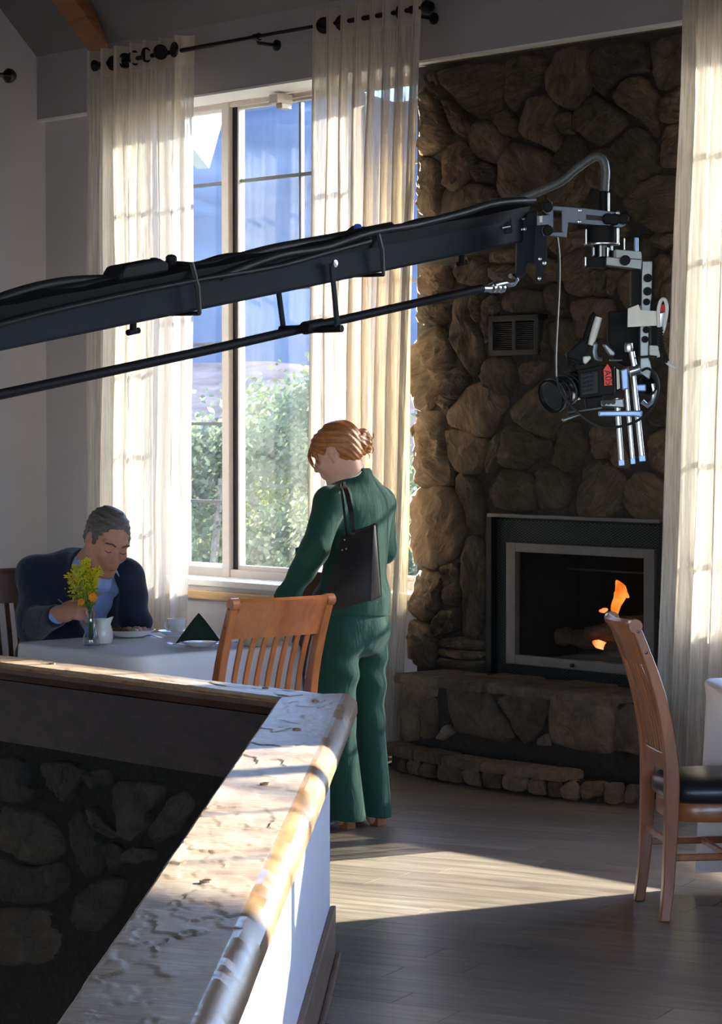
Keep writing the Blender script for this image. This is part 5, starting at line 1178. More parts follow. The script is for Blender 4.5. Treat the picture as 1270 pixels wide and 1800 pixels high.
# ================================================================== PEOPLE
import openvdb
class SDF:
    """a body grown as one surface: rounded shapes blended together on a grid"""
    def __init__(s, lo, hi, h):
        s.h = h; s.lo = np.array(lo, float); n = np.ceil((np.array(hi) - s.lo) / h).astype(int) + 1
        s.ax = [s.lo[i] + h * np.arange(n[i]) for i in range(3)]; s.d = np.full(tuple(n), 1.0, np.float32)
    def _sl(s, lo, hi, pad):
        sl = []
        for i in range(3):
            a = int(max(0, math.floor((lo[i] - pad - s.lo[i]) / s.h))); b = int(min(len(s.ax[i]), math.ceil((hi[i] + pad - s.lo[i]) / s.h) + 1)); sl.append(slice(a, max(a + 1, b)))
        return tuple(sl), s.ax[0][sl[0]][:, None, None], s.ax[1][sl[1]][None, :, None], s.ax[2][sl[2]][None, None, :]
    def _mix(s, sl, d, k, op):
        o = s.d[sl]; d = d.astype(np.float32)
        if op == 'sub':
            a, b = -o, d
        else: a, b = o, d
        if k > 1e-6:
            if op == 'sub':
                hh = np.clip(.5 - .5 * (o + d) / k, 0, 1); r = o * (1 - hh) + (-d) * hh + k * hh * (1 - hh)
            else:
                hh = np.clip(.5 + .5 * (d - o) / k, 0, 1); r = d * (1 - hh) + o * hh - k * hh * (1 - hh)
        else: r = np.minimum(o, d) if op != 'sub' else np.maximum(o, -d)
        s.d[sl] = r
    def cone(s, a, b, ra, rb, k=.02, op='add', flat=None):
        a, b = np.array(a, float), np.array(b, float); m = max(ra, rb) * 1.3
        sl, x, y, z = s._sl(np.minimum(a, b) - m, np.maximum(a, b) + m, k + s.h * 2)
        ab = b - a; L = max(ab @ ab, 1e-9)
        t = np.clip(((x - a[0]) * ab[0] + (y - a[1]) * ab[1] + (z - a[2]) * ab[2]) / L, 0, 1)
        dx, dy, dz = x - a[0] - t * ab[0], y - a[1] - t * ab[1], z - a[2] - t * ab[2]
        if flat is not None:
            n, f = np.array(flat[0]), flat[1]; q = dx * n[0] + dy * n[1] + dz * n[2]; g = f - 1
            dx, dy, dz = dx + q * n[0] * g, dy + q * n[1] * g, dz + q * n[2] * g
        s._mix(sl, np.sqrt(dx * dx + dy * dy + dz * dz) - (ra + (rb - ra) * t), k, op)
    def ell(s, c, r, k=.02, op='add', ax=None):
        c = np.array(c, float); A = np.array([[*v] for v in ax]) if ax is not None else np.eye(3); m = max(r)
        sl, x, y, z = s._sl(c - m, c + m, k + s.h * 2)
        dx, dy, dz = x - c[0], y - c[1], z - c[2]; q = [dx * A[i][0] + dy * A[i][1] + dz * A[i][2] for i in range(3)]
        k0 = np.sqrt(sum((q[i] / r[i]) ** 2 for i in range(3))); k1 = np.sqrt(sum((q[i] / r[i] ** 2) ** 2 for i in range(3)))
        s._mix(sl, k0 * (k0 - 1) / np.maximum(k1, 1e-6), k, op)
    def cut(s, p, n):
        p, n = np.array(p, float), np.array(n, float); X, Y, Z = s.ax
        q = (X[:, None, None] - p[0]) * n[0] + (Y[None, :, None] - p[1]) * n[1] + (Z[None, None, :] - p[2]) * n[2]
        s.d = np.maximum(s.d, q.astype(np.float32))
    def warp(s, fn):
        X, Y, Z = s.ax; s.d = s.d + fn(X[:, None, None], Y[None, :, None], Z[None, None, :]).astype(np.float32)
    def mesh(s, name, mat, parent=None, smooth=2):
        g = openvdb.FloatGrid(1.0); g.copyFromArray(np.ascontiguousarray(s.d))
        pts, tri, quad = g.convertToPolygons(0.0, 0.0) if True else (0, 0, 0)
        pts = pts * s.h + s.lo
        mb = MB(); mb.v = [tuple(p) for p in pts]; mb.f = [tuple(int(i) for i in q) for q in quad] + [tuple(int(i) for i in q) for q in tri]; mb.m = [0] * len(mb.f)
        o = obj(name, mb, mat, parent, smooth=True, angle=180)
        if smooth:
            bm = bmesh.new(); bm.from_mesh(o.data)
            for _ in range(smooth): bmesh.ops.smooth_vert(bm, verts=bm.verts, factor=.5, use_axis_x=True, use_axis_y=True, use_axis_z=True)
            bm.to_mesh(o.data); bm.free()
        return o
def frame(fwd, tilt_up=Vector((0, 0, 1))):
    f = Vector(fwd).normalized(); r = f.cross(tilt_up).normalized(); u = r.cross(f); return r, f, u
class Local:
    def __init__(s, c, r, f, u, k=1.0): s.c, s.r, s.f, s.u, s.k = Vector(c), r, f, u, k
    def __call__(s, x, y, z): return s.c + (s.r * x + s.f * y + s.u * z) * s.k
    @property
    def ax(s): return (s.r, s.f, s.u)
def head(S, L, female=False):
    """skull, jaw, brow, nose, lips, eyes and ears in the head's own frame"""
    k = L.k; e = lambda x, y, z, r, kk=.02, op='add': S.ell(L(x, y, z), [q * k for q in r], kk * k, op, L.ax); c = lambda a, b, ra, rb, kk=.015, op='add': S.cone(L(*a), L(*b), ra * k, rb * k, kk * k, op)
    e(0, -.016, .036, (.073, .094, .082)); e(0, .030, -.020, (.060, .060, .085), .03)
    jw = .040 if female else .048
    for s in (-1, 1): c((s * jw, .005, -.055), (s * .014, .064, -.096), .020, .017, .03)
    c((-.012, .072, -.098), (.012, .072, -.098), .016, .016, .02)
    for s in (-1, 1):
        e(s * .036, .068, -.022, (.024, .020, .024), .02); c((s * .012, .088, .026), (s * .048, .074, .028), .008, .008, .016)
        e(s * .031, .096, .004, (.017, .014, .011), .010, 'sub'); e(s * .031, .0765, .003, (.0135, .0135, .0125), .004)
        c((s * .017, .086, .009), (s * .045, .078, .009), .0045, .0045, .005)
    c((0, .088, .016), (0, .112, -.024), .0075, .0125, .012)
    for s in (-1, 1): e(s * .012, .101, -.029, (.008, .010, .007), .006)
    e(0, .092, -.055, (.026, .012, .018), .015)
    c((-.021, .092, -.056), (.021, .092, -.056), .0055, .0055, .006); c((-.018, .091, -.068), (.018, .091, -.068), .0065, .0065, .006); c((-.024, .104, -.062), (.024, .104, -.062), .0022, .0022, .003, 'sub')
    for s in (-1, 1):
        e(s * .074, -.006, -.002, (.010, .020, .031), .006); e(s * .082, -.003, .000, (.007, .011, .018), .004, 'sub'); e(s * .072, .004, -.030, (.007, .008, .010), .005)
def hand(S, w, fwd, up, k=1.0, curl=.4, right=True):
    """palm, four unequal fingers with two bends, and a thumb off the side of the palm"""
    r, f, u = frame(fwd, up); s = 1 if right else -1
    L = Local(w, r, f, u, k)
    S.ell(L(0, .045, 0), (.040 * k, .052 * k, .016 * k), .015, 'add', (r, f, u)); S.cone(L(0, -.02, 0), L(0, .03, 0), .026 * k, .028 * k, .02)
    for i, (x, ln, y0) in enumerate(((-.029, .068, .085), (-.0095, .078, .090), (.010, .073, .088), (.029, .056, .080))):
        x *= s; p = L(x, y0, 0); ang = 0.25 * curl; d = f
        for j, fr in enumerate((.45, .32, .23)):
            ang += curl * (.9 if j else .5); dd = f * math.cos(ang) - u * math.sin(ang); q = p + dd * (ln * fr * k * 1.25); S.cone(p, q, (.0092 - .0008 * j) * k, (.0084 - .0008 * j) * k, .003 if j else .008); p = q
    p = L(-.034 * s, .020, -.004); d1 = (f * .62 - r * s * .70 - u * .35 * (1 + curl)).normalized(); q = p + d1 * .042 * k; S.cone(p, q, .013 * k, .0105 * k, .010)
    d2 = (f * .9 - r * s * .10 - u * .5 * curl).normalized(); S.cone(q, q + d2 * .034 * k, .0105 * k, .0085 * k, .003)
def skin_mat(name, base, red):
    m_, t, b = nt(name); tc = N(t, 'ShaderNodeTexCoord'); no = N(t, 'ShaderNodeTexNoise', Scale=22.0, Detail=4.0); t.links.new(tc.outputs['Object'], no.inputs['Vector'])
    r = ramp(t, [(.3, base), (.7, red)]); t.links.new(no.outputs['Fac'], r.inputs[0]); t.links.new(r.outputs[0], b.inputs['Base Color'])
    b.inputs['Roughness'].default_value = .5; b.inputs['Subsurface Weight'].default_value = .15; b.inputs['Subsurface Radius'].default_value = (.012, .005, .003); b.inputs['Subsurface Scale'].default_value = .5
    return m_
def fabric(name, col, gs=400, bump=.05, fold=0.25, rough=.85):
    m_, t, b = nt(name); tc = N(t, 'ShaderNodeTexCoord'); n1 = N(t, 'ShaderNodeTexNoise', Scale=float(gs), Detail=2.0); n2 = N(t, 'ShaderNodeTexNoise', Scale=9.0, Detail=3.0, Distortion=.8)
    mp = N(t, 'ShaderNodeMapping'); mp.inputs['Scale'].default_value = (1.6, 1.6, .55); t.links.new(tc.outputs['Object'], mp.inputs[0]); t.links.new(tc.outputs['Object'], n1.inputs['Vector']); t.links.new(mp.outputs[0], n2.inputs['Vector'])
    r = ramp(t, [(.3, tuple(c * .85 for c in col)), (.7, tuple(c * 1.15 for c in col))]); t.links.new(n1.outputs['Fac'], r.inputs[0]); t.links.new(r.outputs[0], b.inputs['Base Color'])
    b.inputs['Roughness'].default_value = rough; b.inputs['Sheen Weight'].default_value = .15; b.inputs['Specular IOR Level'].default_value = .3
    b1 = N(t, 'ShaderNodeBump', Strength=bump, Distance=.002); b2 = N(t, 'ShaderNodeBump', Strength=fold, Distance=.03); t.links.new(n1.outputs['Fac'], b1.inputs['Height']); t.links.new(n2.outputs['Fac'], b2.inputs['Height']); t.links.new(b2.outputs[0], b1.inputs['Normal']); t.links.new(b1.outputs[0], b.inputs['Normal'])
    return m_
def hair_mat(name, a, b_, sc=(20, 20, 90), rough=.4):
    m_, t, b = nt(name); tc = N(t, 'ShaderNodeTexCoord'); mp = N(t, 'ShaderNodeMapping'); mp.inputs['Scale'].default_value = sc; mp.inputs['Rotation'].default_value = (.2, .5, .3); t.links.new(tc.outputs['Object'], mp.inputs[0])
    no = N(t, 'ShaderNodeTexNoise', Scale=1.0, Detail=6.0, Roughness=.6, Distortion=.7); t.links.new(mp.outputs[0], no.inputs['Vector']); r = ramp(t, [(.3, a), (.7, b_)]); t.links.new(no.outputs['Fac'], r.inputs[0]); t.links.new(r.outputs[0], b.inputs['Base Color'])
    b.inputs['Roughness'].default_value = rough; bp = N(t, 'ShaderNodeBump', Strength=.6, Distance=.006); t.links.new(no.outputs['Fac'], bp.inputs['Height']); t.links.new(bp.outputs[0], b.inputs['Normal']); return m_
M['skin_w'] = skin_mat('fair_skin', (.62, .36, .27), (.70, .40, .30)); M['skin_m'] = skin_mat('ruddy_skin', (.42, .20, .135), (.52, .24, .16))
M['green_suit'] = fabric('green_suit_wool', (.008, .057, .037), 500, .05, .3); M['navy'] = fabric('navy_jacket_wool', (.010, .016, .040), 500, .1, .3); M['shirt'] = fabric('blue_shirt_cotton', (.26, .36, .66), 600, .08, .4)
M['red_hair'] = hair_mat('copper_hair', (.22, .070, .022), (.50, .20, .065)); M['grey_hair'] = hair_mat('grey_hair', (.05, .045, .042), (.15, .135, .125), (30, 30, 120), .55)
M['shoe'] = plain('tan_shoe_leather', (.33, .125, .05), .4, grain=.12); M['sole'] = plain('shoe_sole', (.10, .06, .04), .6, grain=.1); M['bag'] = plain('black_bag_leather', (.010, .010, .012), .27, grain=.1, bump=.03, gscale=220, spec=.9); M['brow'] = plain('brow_hair', (.10, .06, .04), .8); M['lip_m'] = plain('lip_skin', (.40, .14, .11), .45); M['lash'] = plain('eyelid_line', (.06, .03, .025), .7); M['bagtrim'] = plain('bag_stitching', (.5, .5, .5), .4, .5)
def lift(d): return Vector(d)
# ---------------------------------------------------------------- the woman
WF = Vector((-.72, .69, 0)).normalized(); WS = Vector((-WF.y, WF.x, 0))      # forward, her left
w = lambda px, py, D: P(px, py, D)
neck = w(624, 838, 10.46); lsh, rsh = w(580, 882, 10.32), w(668, 884, 10.58)
chest = w(626, 915, 10.47); waist = w(628, 990, 10.46); hipc = w(618, 1068, 10.46)
lel, lwr = w(553, 968, 10.24), w(503, 1052, 10.32); rel = w(676, 968, 10.62); rwr = rel + WF * .20 + Vector((-.04, -.02, .03))
lhip, rhip = w(594, 1118, 10.38), w(645, 1112, 10.53); lkn, rkn = w(588, 1270, 10.40), w(650, 1262, 10.52); lan, ran = w(606, 1440, 10.46), w(660, 1438, 10.55)
HF_ = Vector((-.86, .30, -.42)).normalized(); HR, HFw, HU = frame(HF_, Vector((-.12, 0, 1)))
HL = Local(w(594, 797, 10.42), HR, HFw, HU, 1.0)
S = SDF((-.62, 10.02, -.02), (.30, 10.92, 1.75), .006)
head(S, HL, True)
S.cone(HL(0, -.030, -.045), neck - UP * .02, .047, .056, .03)
S.ell(chest, (.150, .095, .20), .05, 'add', (WS, WF, UP)); S.ell(waist, (.120, .085, .14), .06, 'add', (WS, WF, UP)); S.ell(hipc, (.150, .115, .13), .06, 'add', (WS, WF, UP))
S.cone(lsh, rsh, .05, .05, .05)
for a, b, c_ in ((lsh, lel, lwr), (rsh, rel, rwr)): S.cone(a, b, .045, .036, .03); S.cone(b, c_, .036, .024, .02)
for a, b, c_ in ((lhip, lkn, lan), (rhip, rkn, ran)): S.cone(a, b, .070, .046, .04); S.cone(b, c_, .046, .034, .03)
for an in (lan, ran):
    f0 = Vector((an.x, an.y, .085)); S.cone(an + UP * .02, f0, .034, .030, .02); S.cone(f0, f0 + WF * .15 - UP * .058, .028, .022, .02)
tab = on_table(482, 1122)
lhd = (Vector((tab.x, tab.y, ZT_ + .02)) - lwr).normalized()
hand(S, lwr + lhd * .03, lhd + Vector((0, .2, .1)), Vector((-.3, -.5, .8)), .92, .35, False)
hand(S, rwr, WF, UP, .9, .5, True)
woman = S.mesh('person', M['skin_w'])
tag(woman, 'woman with copper bun in green trouser suit standing with back turned, head bowed', 'person')
# jacket
S = SDF((-.62, 10.02, .70), (.30, 10.95, 1.52), .006)
S.ell(chest + UP * .0, (.165, .112, .215), .05, 'add', (WS, WF, UP)); S.ell(waist, (.138, .104, .16), .07, 'add', (WS, WF, UP)); S.ell(hipc + UP * .03, (.168, .138, .15), .07, 'add', (WS, WF, UP)); S.ell(hipc - UP * .03, (.172, .142, .13), .05, 'add', (WS, WF, UP))
S.cone(lsh, rsh, .060, .060, .06); S.cone(neck - UP * .05, neck + UP * .005, .085, .062, .03)
S.cone(lsh + UP * -.005, lel, .062, .056, .035); S.cone(lel, lwr, .056, .047, .03); S.cone(rsh + UP * -.005, rel, .060, .052, .035); S.cone(rel, rwr, .052, .046, .03)
S.cone(neck + UP * .03 - WF * .012, neck - UP * .03 - WF * .02, .058, .066, .012)
S.cut(neck + UP * .026 - WF * .02, (Vector((0, 0, 1)) + WF * .25).normalized()); S.cut((0, 0, w(620, 1083, 10.4).z), (0, 0, -1))
S.cone(HL(0, -.03, -.045), neck - UP * .015 + WF * .012, .052, .052, .004, 'sub')
S.warp(lambda x, y, z: .0045 * np.sin(34 * (x * .6 - y * .4) + 14 * z + 2 * np.sin(19 * z)) * np.clip((1.36 - z) * 3, 0, 1))
jk = S.mesh('jacket', M['green_suit'], woman)
flap = MB(); flap.prism([w(x, y, 10.50) for x, y in ((518, 963), (545, 958), (548, 1012), (521, 1002))], (.02, .05, 0)); tag(obj('jacket_front', flap, M['green_suit'], woman, bevel=.006), 'front edge of the open green jacket')
M['blouse'] = plain('cream_blouse', (.70, .64, .55), .7, grain=.05)
nd_ = (HL(0, -.03, -.045) - (neck - UP * .02)).normalized(); m = MB(); nx_, ny_, nz_ = axes(nd_); m.lathe(neck - UP * .02 + nd_ * .054, [(.050, -.012), (.0575, -.012), (.0565, .008), (.053, .010), (.050, .006)], 28, (nx_, ny_, nz_)); tag(obj('blouse_collar', m, M['blouse'], woman, smooth=True), 'thin cream blouse collar above the jacket')
m = MB(); cf = (lwr - lel).normalized(); m.lathe(lwr - cf * .01, [(.040, 0), (.050, 0), (.050, .022), (.040, .022)], 20, axes(cf)); obj('cuff', m, M['green_suit'], jk, smooth=True, angle=50)
# trousers
hemz = w(620, 1440, 10.45).z
S = SDF((-.42, 10.10, .03), (.28, 10.85, .95), .006)
S.ell(hipc + UP * .0, (.158, .124, .13), .05, 'add', (WS, WF, UP)); S.ell(hipc - UP * .09 - WF * .035, (.150, .112, .11), .05, 'add', (WS, WF, UP))
S.cone(lhip + UP * .02, lkn, .102, .080, .030); S.cone(lkn, lan - UP * .03, .080, .092, .03); S.cone(rhip + UP * .02, rkn, .092, .060, .030); S.cone(rkn, ran - UP * .03, .060, .070, .03)
S.cut((0, 0, hemz), (0, 0, -1))
S.warp(lambda x, y, z: .005 * np.sin(30 * (z + .8 * x) + 3 * np.sin(9 * z)) * np.exp(-((z - .62) / .2) ** 2) + .0025 * np.sin(26 * (z - 1.3 * x) + 1.5) * np.exp(-((z - .78) / .12) ** 2) + .004 * np.sin(30 * (x - y) + 2) * np.clip((.6 - z) * 3, 0, 1))
obj_tr = S.mesh('trousers', M['green_suit'], woman)
# shoes
for an in (lan, ran):
    g = Vector((an.x, an.y, 0)); m = MB(); hb = g + UP * .036 - WF * .015
    m.box(hb + UP * .0, (.052, .050, .072), (WS, WF, UP)); so = obj('shoe_heel', m, M['shoe'], woman, bevel=.005)
    m = MB(); rings = []
    for t, hw_, zb, zt in ((-.04, .022, .070, .13), (-.02, .030, .068, .13), (.03, .031, .060, .115), (.08, .034, .032, .085), (.13, .040, .010, .062), (.18, .038, .006, .048), (.215, .022, .006, .032), (.225, .006, .008, .02)):
        rings.append([g + WF * t + WS * (hw_ * math.cos(a)) + UP * ((zb + zt) / 2 + (zt - zb) / 2 * math.sin(a)) for a in [2 * math.pi * i / 16 for i in range(16)]])
    m.loft(rings); obj('shoe', m, M['shoe'], woman, smooth=True)
    m = MB(); m.loft([[g + WF * t + WS * (s * hw_) + UP * z for s, z in ((-1, zb - .004), (1, zb - .004), (1, zb + .006), (-1, zb + .006))] for t, hw_, zb in ((-.03, .028, .066), (.03, .030, .056), (.08, .034, .028), (.13, .040, .006), (.19, .036, .004), (.225, .008, .006))]); obj('shoe_sole', m, M['sole'], woman)
# hair: cap, swept sides, fringe and bun
S = SDF((HL.c.x - .22, HL.c.y - .22, HL.c.z - .2), (HL.c.x + .25, HL.c.y + .22, HL.c.z + .2), .0045)
S.ell(HL(0, -.022, .042), (.082, .100, .088), .01, 'add', HL.ax); S.ell(HL(0, .045, .058), (.066, .046, .050), .02, 'add', HL.ax); S.ell(HL(0, -.055, -.010), (.066, .055, .055), .02, 'add', HL.ax)
for s in (-1, 1): S.cone(HL(s * .055, .055, .060), HL(s * .074, .030, .018), .018, .012, .015); S.cone(HL(s * .050, .074, .058), HL(s * .064, .072, -.012), .012, .006, .008)
S.ell(HL(0, .125, -.045), (.075, .062, .070), .012, 'sub', HL.ax)
for s in (-1, 1): S.ell(HL(s * .080, .004, -.012), (.030, .034, .044), .006, 'sub', HL.ax)
S.cut(HL(0, -.03, -.068), -(HL.u * .9 + HL.f * -.35).normalized())
S.warp(lambda x, y, z: .0022 * np.sin(230 * (z - HL.c.z + .55 * (x - HL.c.x)) + 6 * np.sin(25 * x)))
hair = S.mesh('hair', M['red_hair'], woman, 1)
bc = w(637, 777, 10.44)
S = SDF(bc - Vector((.10, .10, .10)), bc + Vector((.10, .10, .10)), .004)
S.ell(bc, (.042, .044, .054), .01)
for k, (r, tz, ph) in enumerate(((.038, .2, 0), (.036, .9, 1.1), (.035, -.8, 2.2), (.030, 1.6, .6))):
    pts = []
    for i in range(14):
        a = ph + 5.0 * i / 13; v = Vector((r * math.cos(a) * .9, r * math.sin(a), 0)); v = Matrix.Rotation(tz, 3, 'X') @ Matrix.Rotation(.9 + .5 * k, 3, 'Y') @ v; pts.append(bc + v * 1.25)
    for a, b in zip(pts, pts[1:]): S.cone(a, b, .0135, .0135, .003)
S.cone(HL(0, -.09, .02), bc, .03, .03, .02)
S.warp(lambda x, y, z: .0016 * np.sin(300 * (z + .6 * x)))
tag(S.mesh('hair_bun', M['red_hair'], woman, 1), 'coiled copper bun at the back of the head')
for x0_, dx_, ln_ in ((-.050, .000, 1.0), (-.056, -.004, .85), (-.042, .003, .75), (.044, .002, .9), (.050, .005, .7)):
    m = MB(); sg_ = 1 if x0_ > 0 else -1; q_ = smooth_path([HL(x0_ * .8, .082, .064), HL(x0_ * 1.12 + dx_, .097, .034), HL(x0_ * 1.20 + dx_, .098, .034 - .040 * ln_), HL(x0_ * 1.05 + dx_, .094, .030 - .066 * ln_)], 6)
    m.tube(q_, [.0058 * (1 - .75 * (i / (len(q_) - 1)) ** 2) for i in range(len(q_))], 8, flat=.6); obj('fringe_lock', m, M['red_hair'], hair, smooth=True)
m = MB()
for a, b, c_ in (((645, 775), (656, 770), (657, 762)), ((640, 792), (650, 800), (649, 806)), ((652, 780), (657, 790), (654, 797))): m.tube(smooth_path([w(*a, 10.44), w(*b, 10.45), w(*c_, 10.44)], 4), .0025, 6)
tag(obj('loose_strands', m, M['red_hair'], hair, smooth=True), kind='stuff')
m = MB()
for s in (-1, 1): m = MB(); m.tube([HL(s * .014, .098, .030), HL(s * .032, .094, .036), HL(s * .048, .082, .030)], .0035, 6); obj('eyebrow', m, M['red_hair'], woman, smooth=True)
# hand bag on her shoulder
bg = empty('handbag', w(620, 1070, 10.1), 'large black leather tote bag hanging from the woman\'s shoulder', 'bag')
FR = [w(601, 944, 10.16), w(657, 924, 10.10), w(652, 1056, 10.04), w(560, 1080, 10.14)]; bk = Vector((.030, .125, 0)); BK = [FR[0] + Vector((.012, .07, 0)), FR[1] + Vector((.012, .07, 0)) + UP * .002, FR[2] + bk + Vector((.012, 0, .012)), FR[3] + bk]
def bagring(t, k=1.0):
    q = [FR[3].lerp(FR[0], t), FR[2].lerp(FR[1], t), BK[2].lerp(BK[1], t), BK[3].lerp(BK[0], t)]; bul = .018 * math.sin(math.pi * min(1, t + .15))
    n = (q[0] - q[3]).normalized(); out = []
    for i in range(4):
        a, b = q[i], q[(i + 1) % 4]
        for j in range(8):
            s = j / 8; off = Vector((0, 0, 0))
            if i == 0: off = n * bul * math.sin(math.pi * s)
            if i == 2: off = -n * bul * math.sin(math.pi * s)
            if i == 1: off = Vector((-.010 * math.sin(math.pi * s), 0, 0)) * t
            out.append(a.lerp(b, s) + off)
    return out
m = MB(); m.loft([bagring(t) for t in (0, .02, .1, .25, .45, .65, .85, 1.0)]); obj('bag_body', m, M['bag'], bg, smooth=True, angle=35)
m = MB(); m.tube([p + UP * .002 for p in bagring(1.0)], .004, 6, closed=True); m.tube([FR[1].lerp(FR[2], t / 8) for t in range(9)], .0035, 6); m.tube([BK[1].lerp(BK[2], t / 8) for t in range(9)], .0035, 6); m.tube([FR[2], BK[2]], .0035, 6); obj('edge_piping', m, M['bag'], bg, smooth=True)
def strap(name, pts, wd2):
    q = smooth_path(pts, 8); m = MB(); rings = []
    for i, p in enumerate(q):
        t = (q[min(i + 1, len(q) - 1)] - q[max(i - 1, 0)]).normalized(); s = t.cross(Vector((.25, -.97, 0))).normalized(); n = s.cross(t)
        rings.append([p + s * a * wd2 + n * b * .0025 for a, b in ((-1, -1), (1, -1), (1, 1), (-1, 1))])
    m.loft(rings); obj(name, m, M['bag'], bg, smooth=True, angle=40)
strap('handle', [w(609, 942, 10.13), w(606, 905, 10.20), w(602, 872, 10.235), w(600, 856, 10.28), w(602, 850, 10.36), w(606, 858, 10.48)], .0045)
strap('handle', [w(621, 938, 10.13), w(618, 905, 10.22), w(612, 874, 10.25), w(607, 857, 10.29), w(607, 850, 10.36), w(610, 858, 10.50)], .0095)
m = MB()
for px, py in ((606, 949), (609, 965), (602, 967), (640, 1054), (664, 1058)): m.lathe(w(px, py, 10.11 if py < 1000 else 10.08), [(0, -.004), (.0035, -.004), (.003, .004), (0, .005)], 8, axes(Vector((0, -1, 0))))
obj('studs', m, M['silver'], bg)
# ---------------------------------------------------------------- the man
MF = Vector((.42, -.91, 0)).normalized(); MS = Vector((-MF.y, MF.x, 0))       # forward, his left
mh_f = Vector((.46, -.80, -.42)).normalized(); mr, mf, mu = frame(mh_f, Vector((.16, 0, 1)))
DM = 10.72
ML = Local(w(188, 952, DM), mr, mf, mu, 1.13)
mneck = w(160, 990, DM + .15); msR, msL = w(66, 1010, DM + .25), w(222, 1018, DM + .23); mch = w(138, 1055, DM + .30); mhip = w(104, 1160, DM + .52); mhip.z = .60
reR, rwR = w(58, 1098, DM + .08), w(103, 1080, DM - .20); reL, rwL = w(236, 1092, DM + .22), w(222, 1138, DM + .36)
S = SDF((-1.80, 10.20, -.02), (-.72, 11.85, 1.42), .007)
head(S, ML); S.cone(ML(0, -.03, -.05), mneck, .060, .070, .03)
S.ell(mch, (.19, .12, .20), .06, 'add', (MS, MF, UP)); S.cone(mch, mhip, .13, .14, .06); S.cone(msR, msL, .048, .048, .04)
for a, b, c_ in ((msR, reR, rwR), (msL, reL, rwL)): S.cone(a, b, .052, .042, .03); S.cone(b, c_, .042, .030, .02)
for s in (-1, 1):
    hp = mhip + MS * (s * .09) - UP * .03; kn = hp + MF * .40 + UP * .0 + MS * s * .04; S.cone(hp, kn, .085, .062, .04); ft = Vector((kn.x, kn.y, .07)) - MF * .06; S.cone(kn, ft, .055, .042, .03); S.cone(ft, ft + MF * .16 - UP * .03, .040, .034, .02)
hd_ = (w(139, 1066, DM - .27) - rwR).normalized()
hand(S, rwR + hd_ * .006, hd_ + Vector((.25, -.1, -.05)), Vector((-.1, -.85, .5)), 1.15, 1.15, True)
hand(S, rwL, Vector((-.5, -.1, -.6)), Vector((0, -.8, .5)), 1.0, .5, False)
man = S.mesh('person', M['skin_m']); tag(man, 'seated man with short grey hair and navy jacket bending over his plate', 'person')
# shirt under the jacket
S = SDF((-1.80, 10.25, .55), (-.72, 11.70, 1.30), .006)
S.ell(mch, (.197, .135, .21), .06, 'add', (MS, MF, UP)); S.cone(mch, mhip, .145, .15, .06); S.cone(msR, msL, .068, .068, .06); S.cone(mneck + UP * .015, mneck - UP * .05, .074, .095, .02)
S.cone(rwR - (rwR - reR).normalized() * .05, rwR - (rwR - reR).normalized() * .005, .038, .040, .01); S.cone(rwL - (rwL - reL).normalized() * .04, rwL, .038, .040, .01)
S.cut(mneck + UP * .045, (Vector((0, 0, 1)) - MF * .35).normalized()); S.cone(ML(0, -.03, -.05), mneck - UP * .02 + MF * .02, .068, .07, .004, 'sub'); S.cone(mneck + MF * .09 + UP * .03, mneck + MF * .14 - UP * .03, .040, .018, .01, 'sub')
S.warp(lambda x, y, z: .004 * np.sin(45 * (x + .5 * z)) + .003 * np.sin(80 * z + 20 * x)); S.mesh('shirt', M['shirt'], man)
# jacket, open in front
S = SDF((-1.85, 10.20, .50), (-.70, 11.80, 1.32), .006)
S.ell(mch, (.225, .155, .225), .06, 'add', (MS, MF, UP)); S.cone(mch, mhip, .165, .185, .06); S.cone(msR, msL, .080, .078, .06); S.cone(mneck - UP * .06 - MF * .02, mneck - UP * .01 - MF * .03, .10, .082, .03)
S.cone(msR, reR, .082, .070, .04); S.cone(reR, rwR - (rwR - reR).normalized() * .035, .070, .052, .03); S.cone(msL, reL, .080, .068, .04); S.cone(reL, rwL - (rwL - reL).normalized() * .03, .068, .052, .03)
S.cone(mhip, mhip + MF * .1, .19, .18, .05)
fr_ = mch + MF * .17 + MS * .035
for a, b, ra, rb in ((mneck + MF * .06 + UP * .03, fr_ + UP * .05, .072, .080), (fr_ + UP * .05, fr_ - UP * .20, .080, .080), (fr_ - UP * .2, fr_ - UP * .45 + MF * .02, .075, .10)): S.cone(a, b, ra, rb, .01, 'sub')
S.cone(ML(0, -.03, -.05), mneck - UP * .02, .080, .084, .01, 'sub'); S.cut(mneck + UP * .075, UP)
S.warp(lambda x, y, z: .005 * np.sin(28 * (x - .7 * z) + 3 * np.sin(11 * z)) + .001 * np.sin(60 * (z + .6 * x)))
S.mesh('jacket', M['navy'], man)
S = SDF((-1.80, 10.5, .0), (-.60, 11.8, .80), .008)
for s in (-1, 1):
    hp = mhip + MS * (s * .09) - UP * .03; kn = hp + MF * .40 + MS * s * .04; S.cone(hp, kn, .105, .082, .04); ft = Vector((kn.x, kn.y, .10)) - MF * .06; S.cone(kn, ft, .078, .068, .03)
S.mesh('trousers', M['navy'], man)
for s in (-1, 1):
    hp = mhip + MS * (s * .09); kn = hp + MF * .40 + MS * s * .04; g = Vector((kn.x, kn.y, 0)) - MF * .09; m = MB()
    m.loft([[g + MF * t + MS * (hw_ * math.cos(a)) + UP * max(0.002, zc + zr_ * math.sin(a)) for a in [2 * math.pi * i / 14 for i in range(14)]] for t, hw_, zc, zr_ in ((-.04, .02, .05, .04), (0, .045, .06, .058), (.08, .05, .05, .05), (.16, .052, .04, .04), (.22, .04, .03, .03), (.25, .012, .02, .015))]); obj('shoe', m, M['bag'], man, smooth=True)
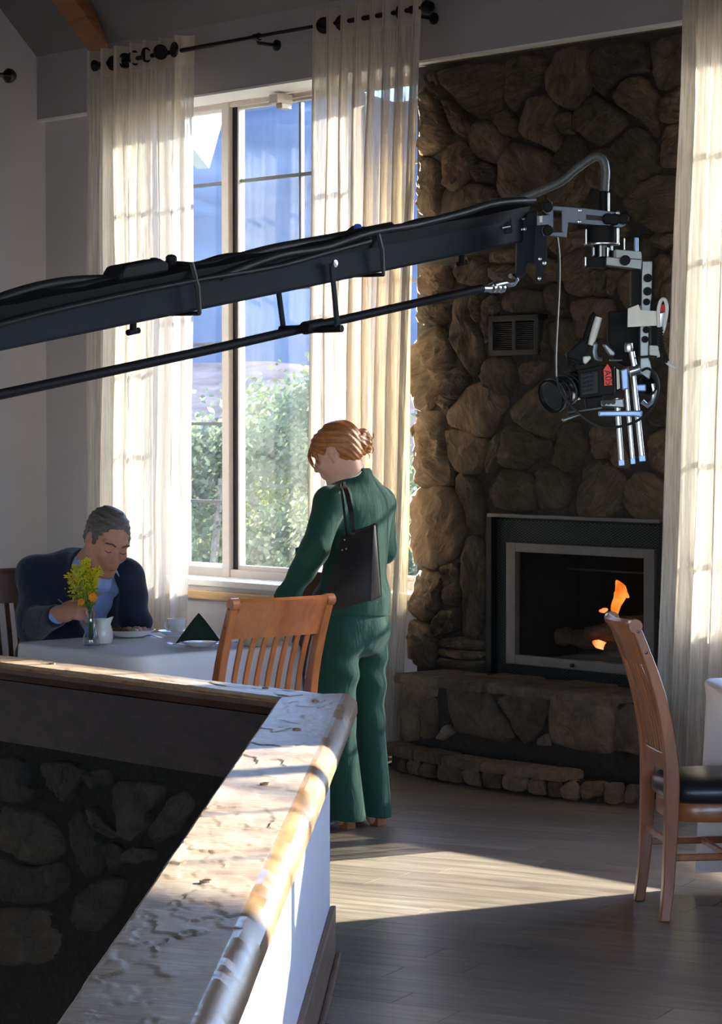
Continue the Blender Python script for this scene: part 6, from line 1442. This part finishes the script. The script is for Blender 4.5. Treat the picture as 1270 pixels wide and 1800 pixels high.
# collar and lapels
for s in (-1, 1):
    m = MB(); a = mneck + UP * .035 + MS * s * .045 + MF * .045; b = mneck + UP * .0 + MS * s * .035 + MF * .125; c_ = mneck - UP * .055 + MS * s * .085 + MF * .12; d = mneck + UP * .0 + MS * s * .09 + MF * .03
    m.prism([a, b, c_, d], (MF * .006 + UP * .004)); obj('shirt_collar', m, M['shirt'], man, bevel=.002)
# hair, brows, lids and mouth line
S = SDF((ML.c.x - .2, ML.c.y - .2, ML.c.z - .16), (ML.c.x + .2, ML.c.y + .2, ML.c.z + .2), .005)
K = ML.k; E_ = lambda x, y, z, r, kk=.01, op='add': S.ell(ML(x, y, z), [q * K for q in r], kk, op, ML.ax)
E_(0, -.022, .042, (.079, .098, .084)); E_(0, -.06, -.01, (.066, .052, .055), .02)
for s in (-1, 1): E_(s * .068, .018, .020, (.010, .022, .032), .01)
E_(0, .105, .025, (.080, .070, .068), .010, 'sub'); E_(0, .10, -.05, (.09, .10, .08), .01, 'sub')
for s in (-1, 1): E_(s * .080, .000, -.012, (.020, .026, .040), .006, 'sub')
S.cut(ML(0, -.03, -.060), -ML.u)
S.warp(lambda x, y, z: .0022 * np.sin(260 * (z + .4 * x)) + .0012 * np.sin(420 * x + 90 * y)); S.mesh('hair', M['grey_hair'], man, 1)
m3 = MB()
for s in (-1, 1):
    m = MB(); m2 = MB()
    m.tube([ML(s * .014, .0985, .026), ML(s * .030, .0955, .033), ML(s * .050, .080, .028)], .0036 * K, 6)
    m2.tube([ML(s * .019, .0875, -.001), ML(s * .031, .0915, -.0045), ML(s * .044, .0835, -.001)], .0016 * K, 6)
    obj('eyebrow', m, M['brow'], man, smooth=True); obj('eyelid', m2, M['lash'], man, smooth=True)
m3.tube([ML(-.022, .0935, -.060), ML(-.008, .0985, -.0625), ML(.008, .0985, -.0625), ML(.022, .0935, -.060)], .0030 * K, 6); m3.tube([ML(-.014, .0945, -.069), ML(0, .098, -.0705), ML(.014, .0945, -.069)], .0042 * K, 6); obj('lips', m3, M['lip_m'], man, smooth=True)
# the fork in his hand and his chair
q0 = rwR + hd_ * .07; fork_h = empty('fork', q0, 'steel fork held in the man\'s raised hand behind the flowers', 'cutlery')
fd = Vector((.75, -.25, -.60)).normalized(); m = MB(); m.tube([q0 - fd * .07, q0 + fd * .06], .0032, 8); obj('handle', m, M['silver'], fork_h, smooth=True)
m = MB(); sx = fd.cross(Vector((0, 1, 0))).normalized()
for k in (-.009, -.003, .003, .009): m.tube([q0 + fd * .055 + sx * k * .4, q0 + fd * .075 + sx * k, q0 + fd * .115 + sx * k], .0014, 6)
obj('tines', m, M['silver'], fork_h, smooth=True)
bk_ = mhip - MF * .05; put(chM, bk_.x, bk_.y, MF)
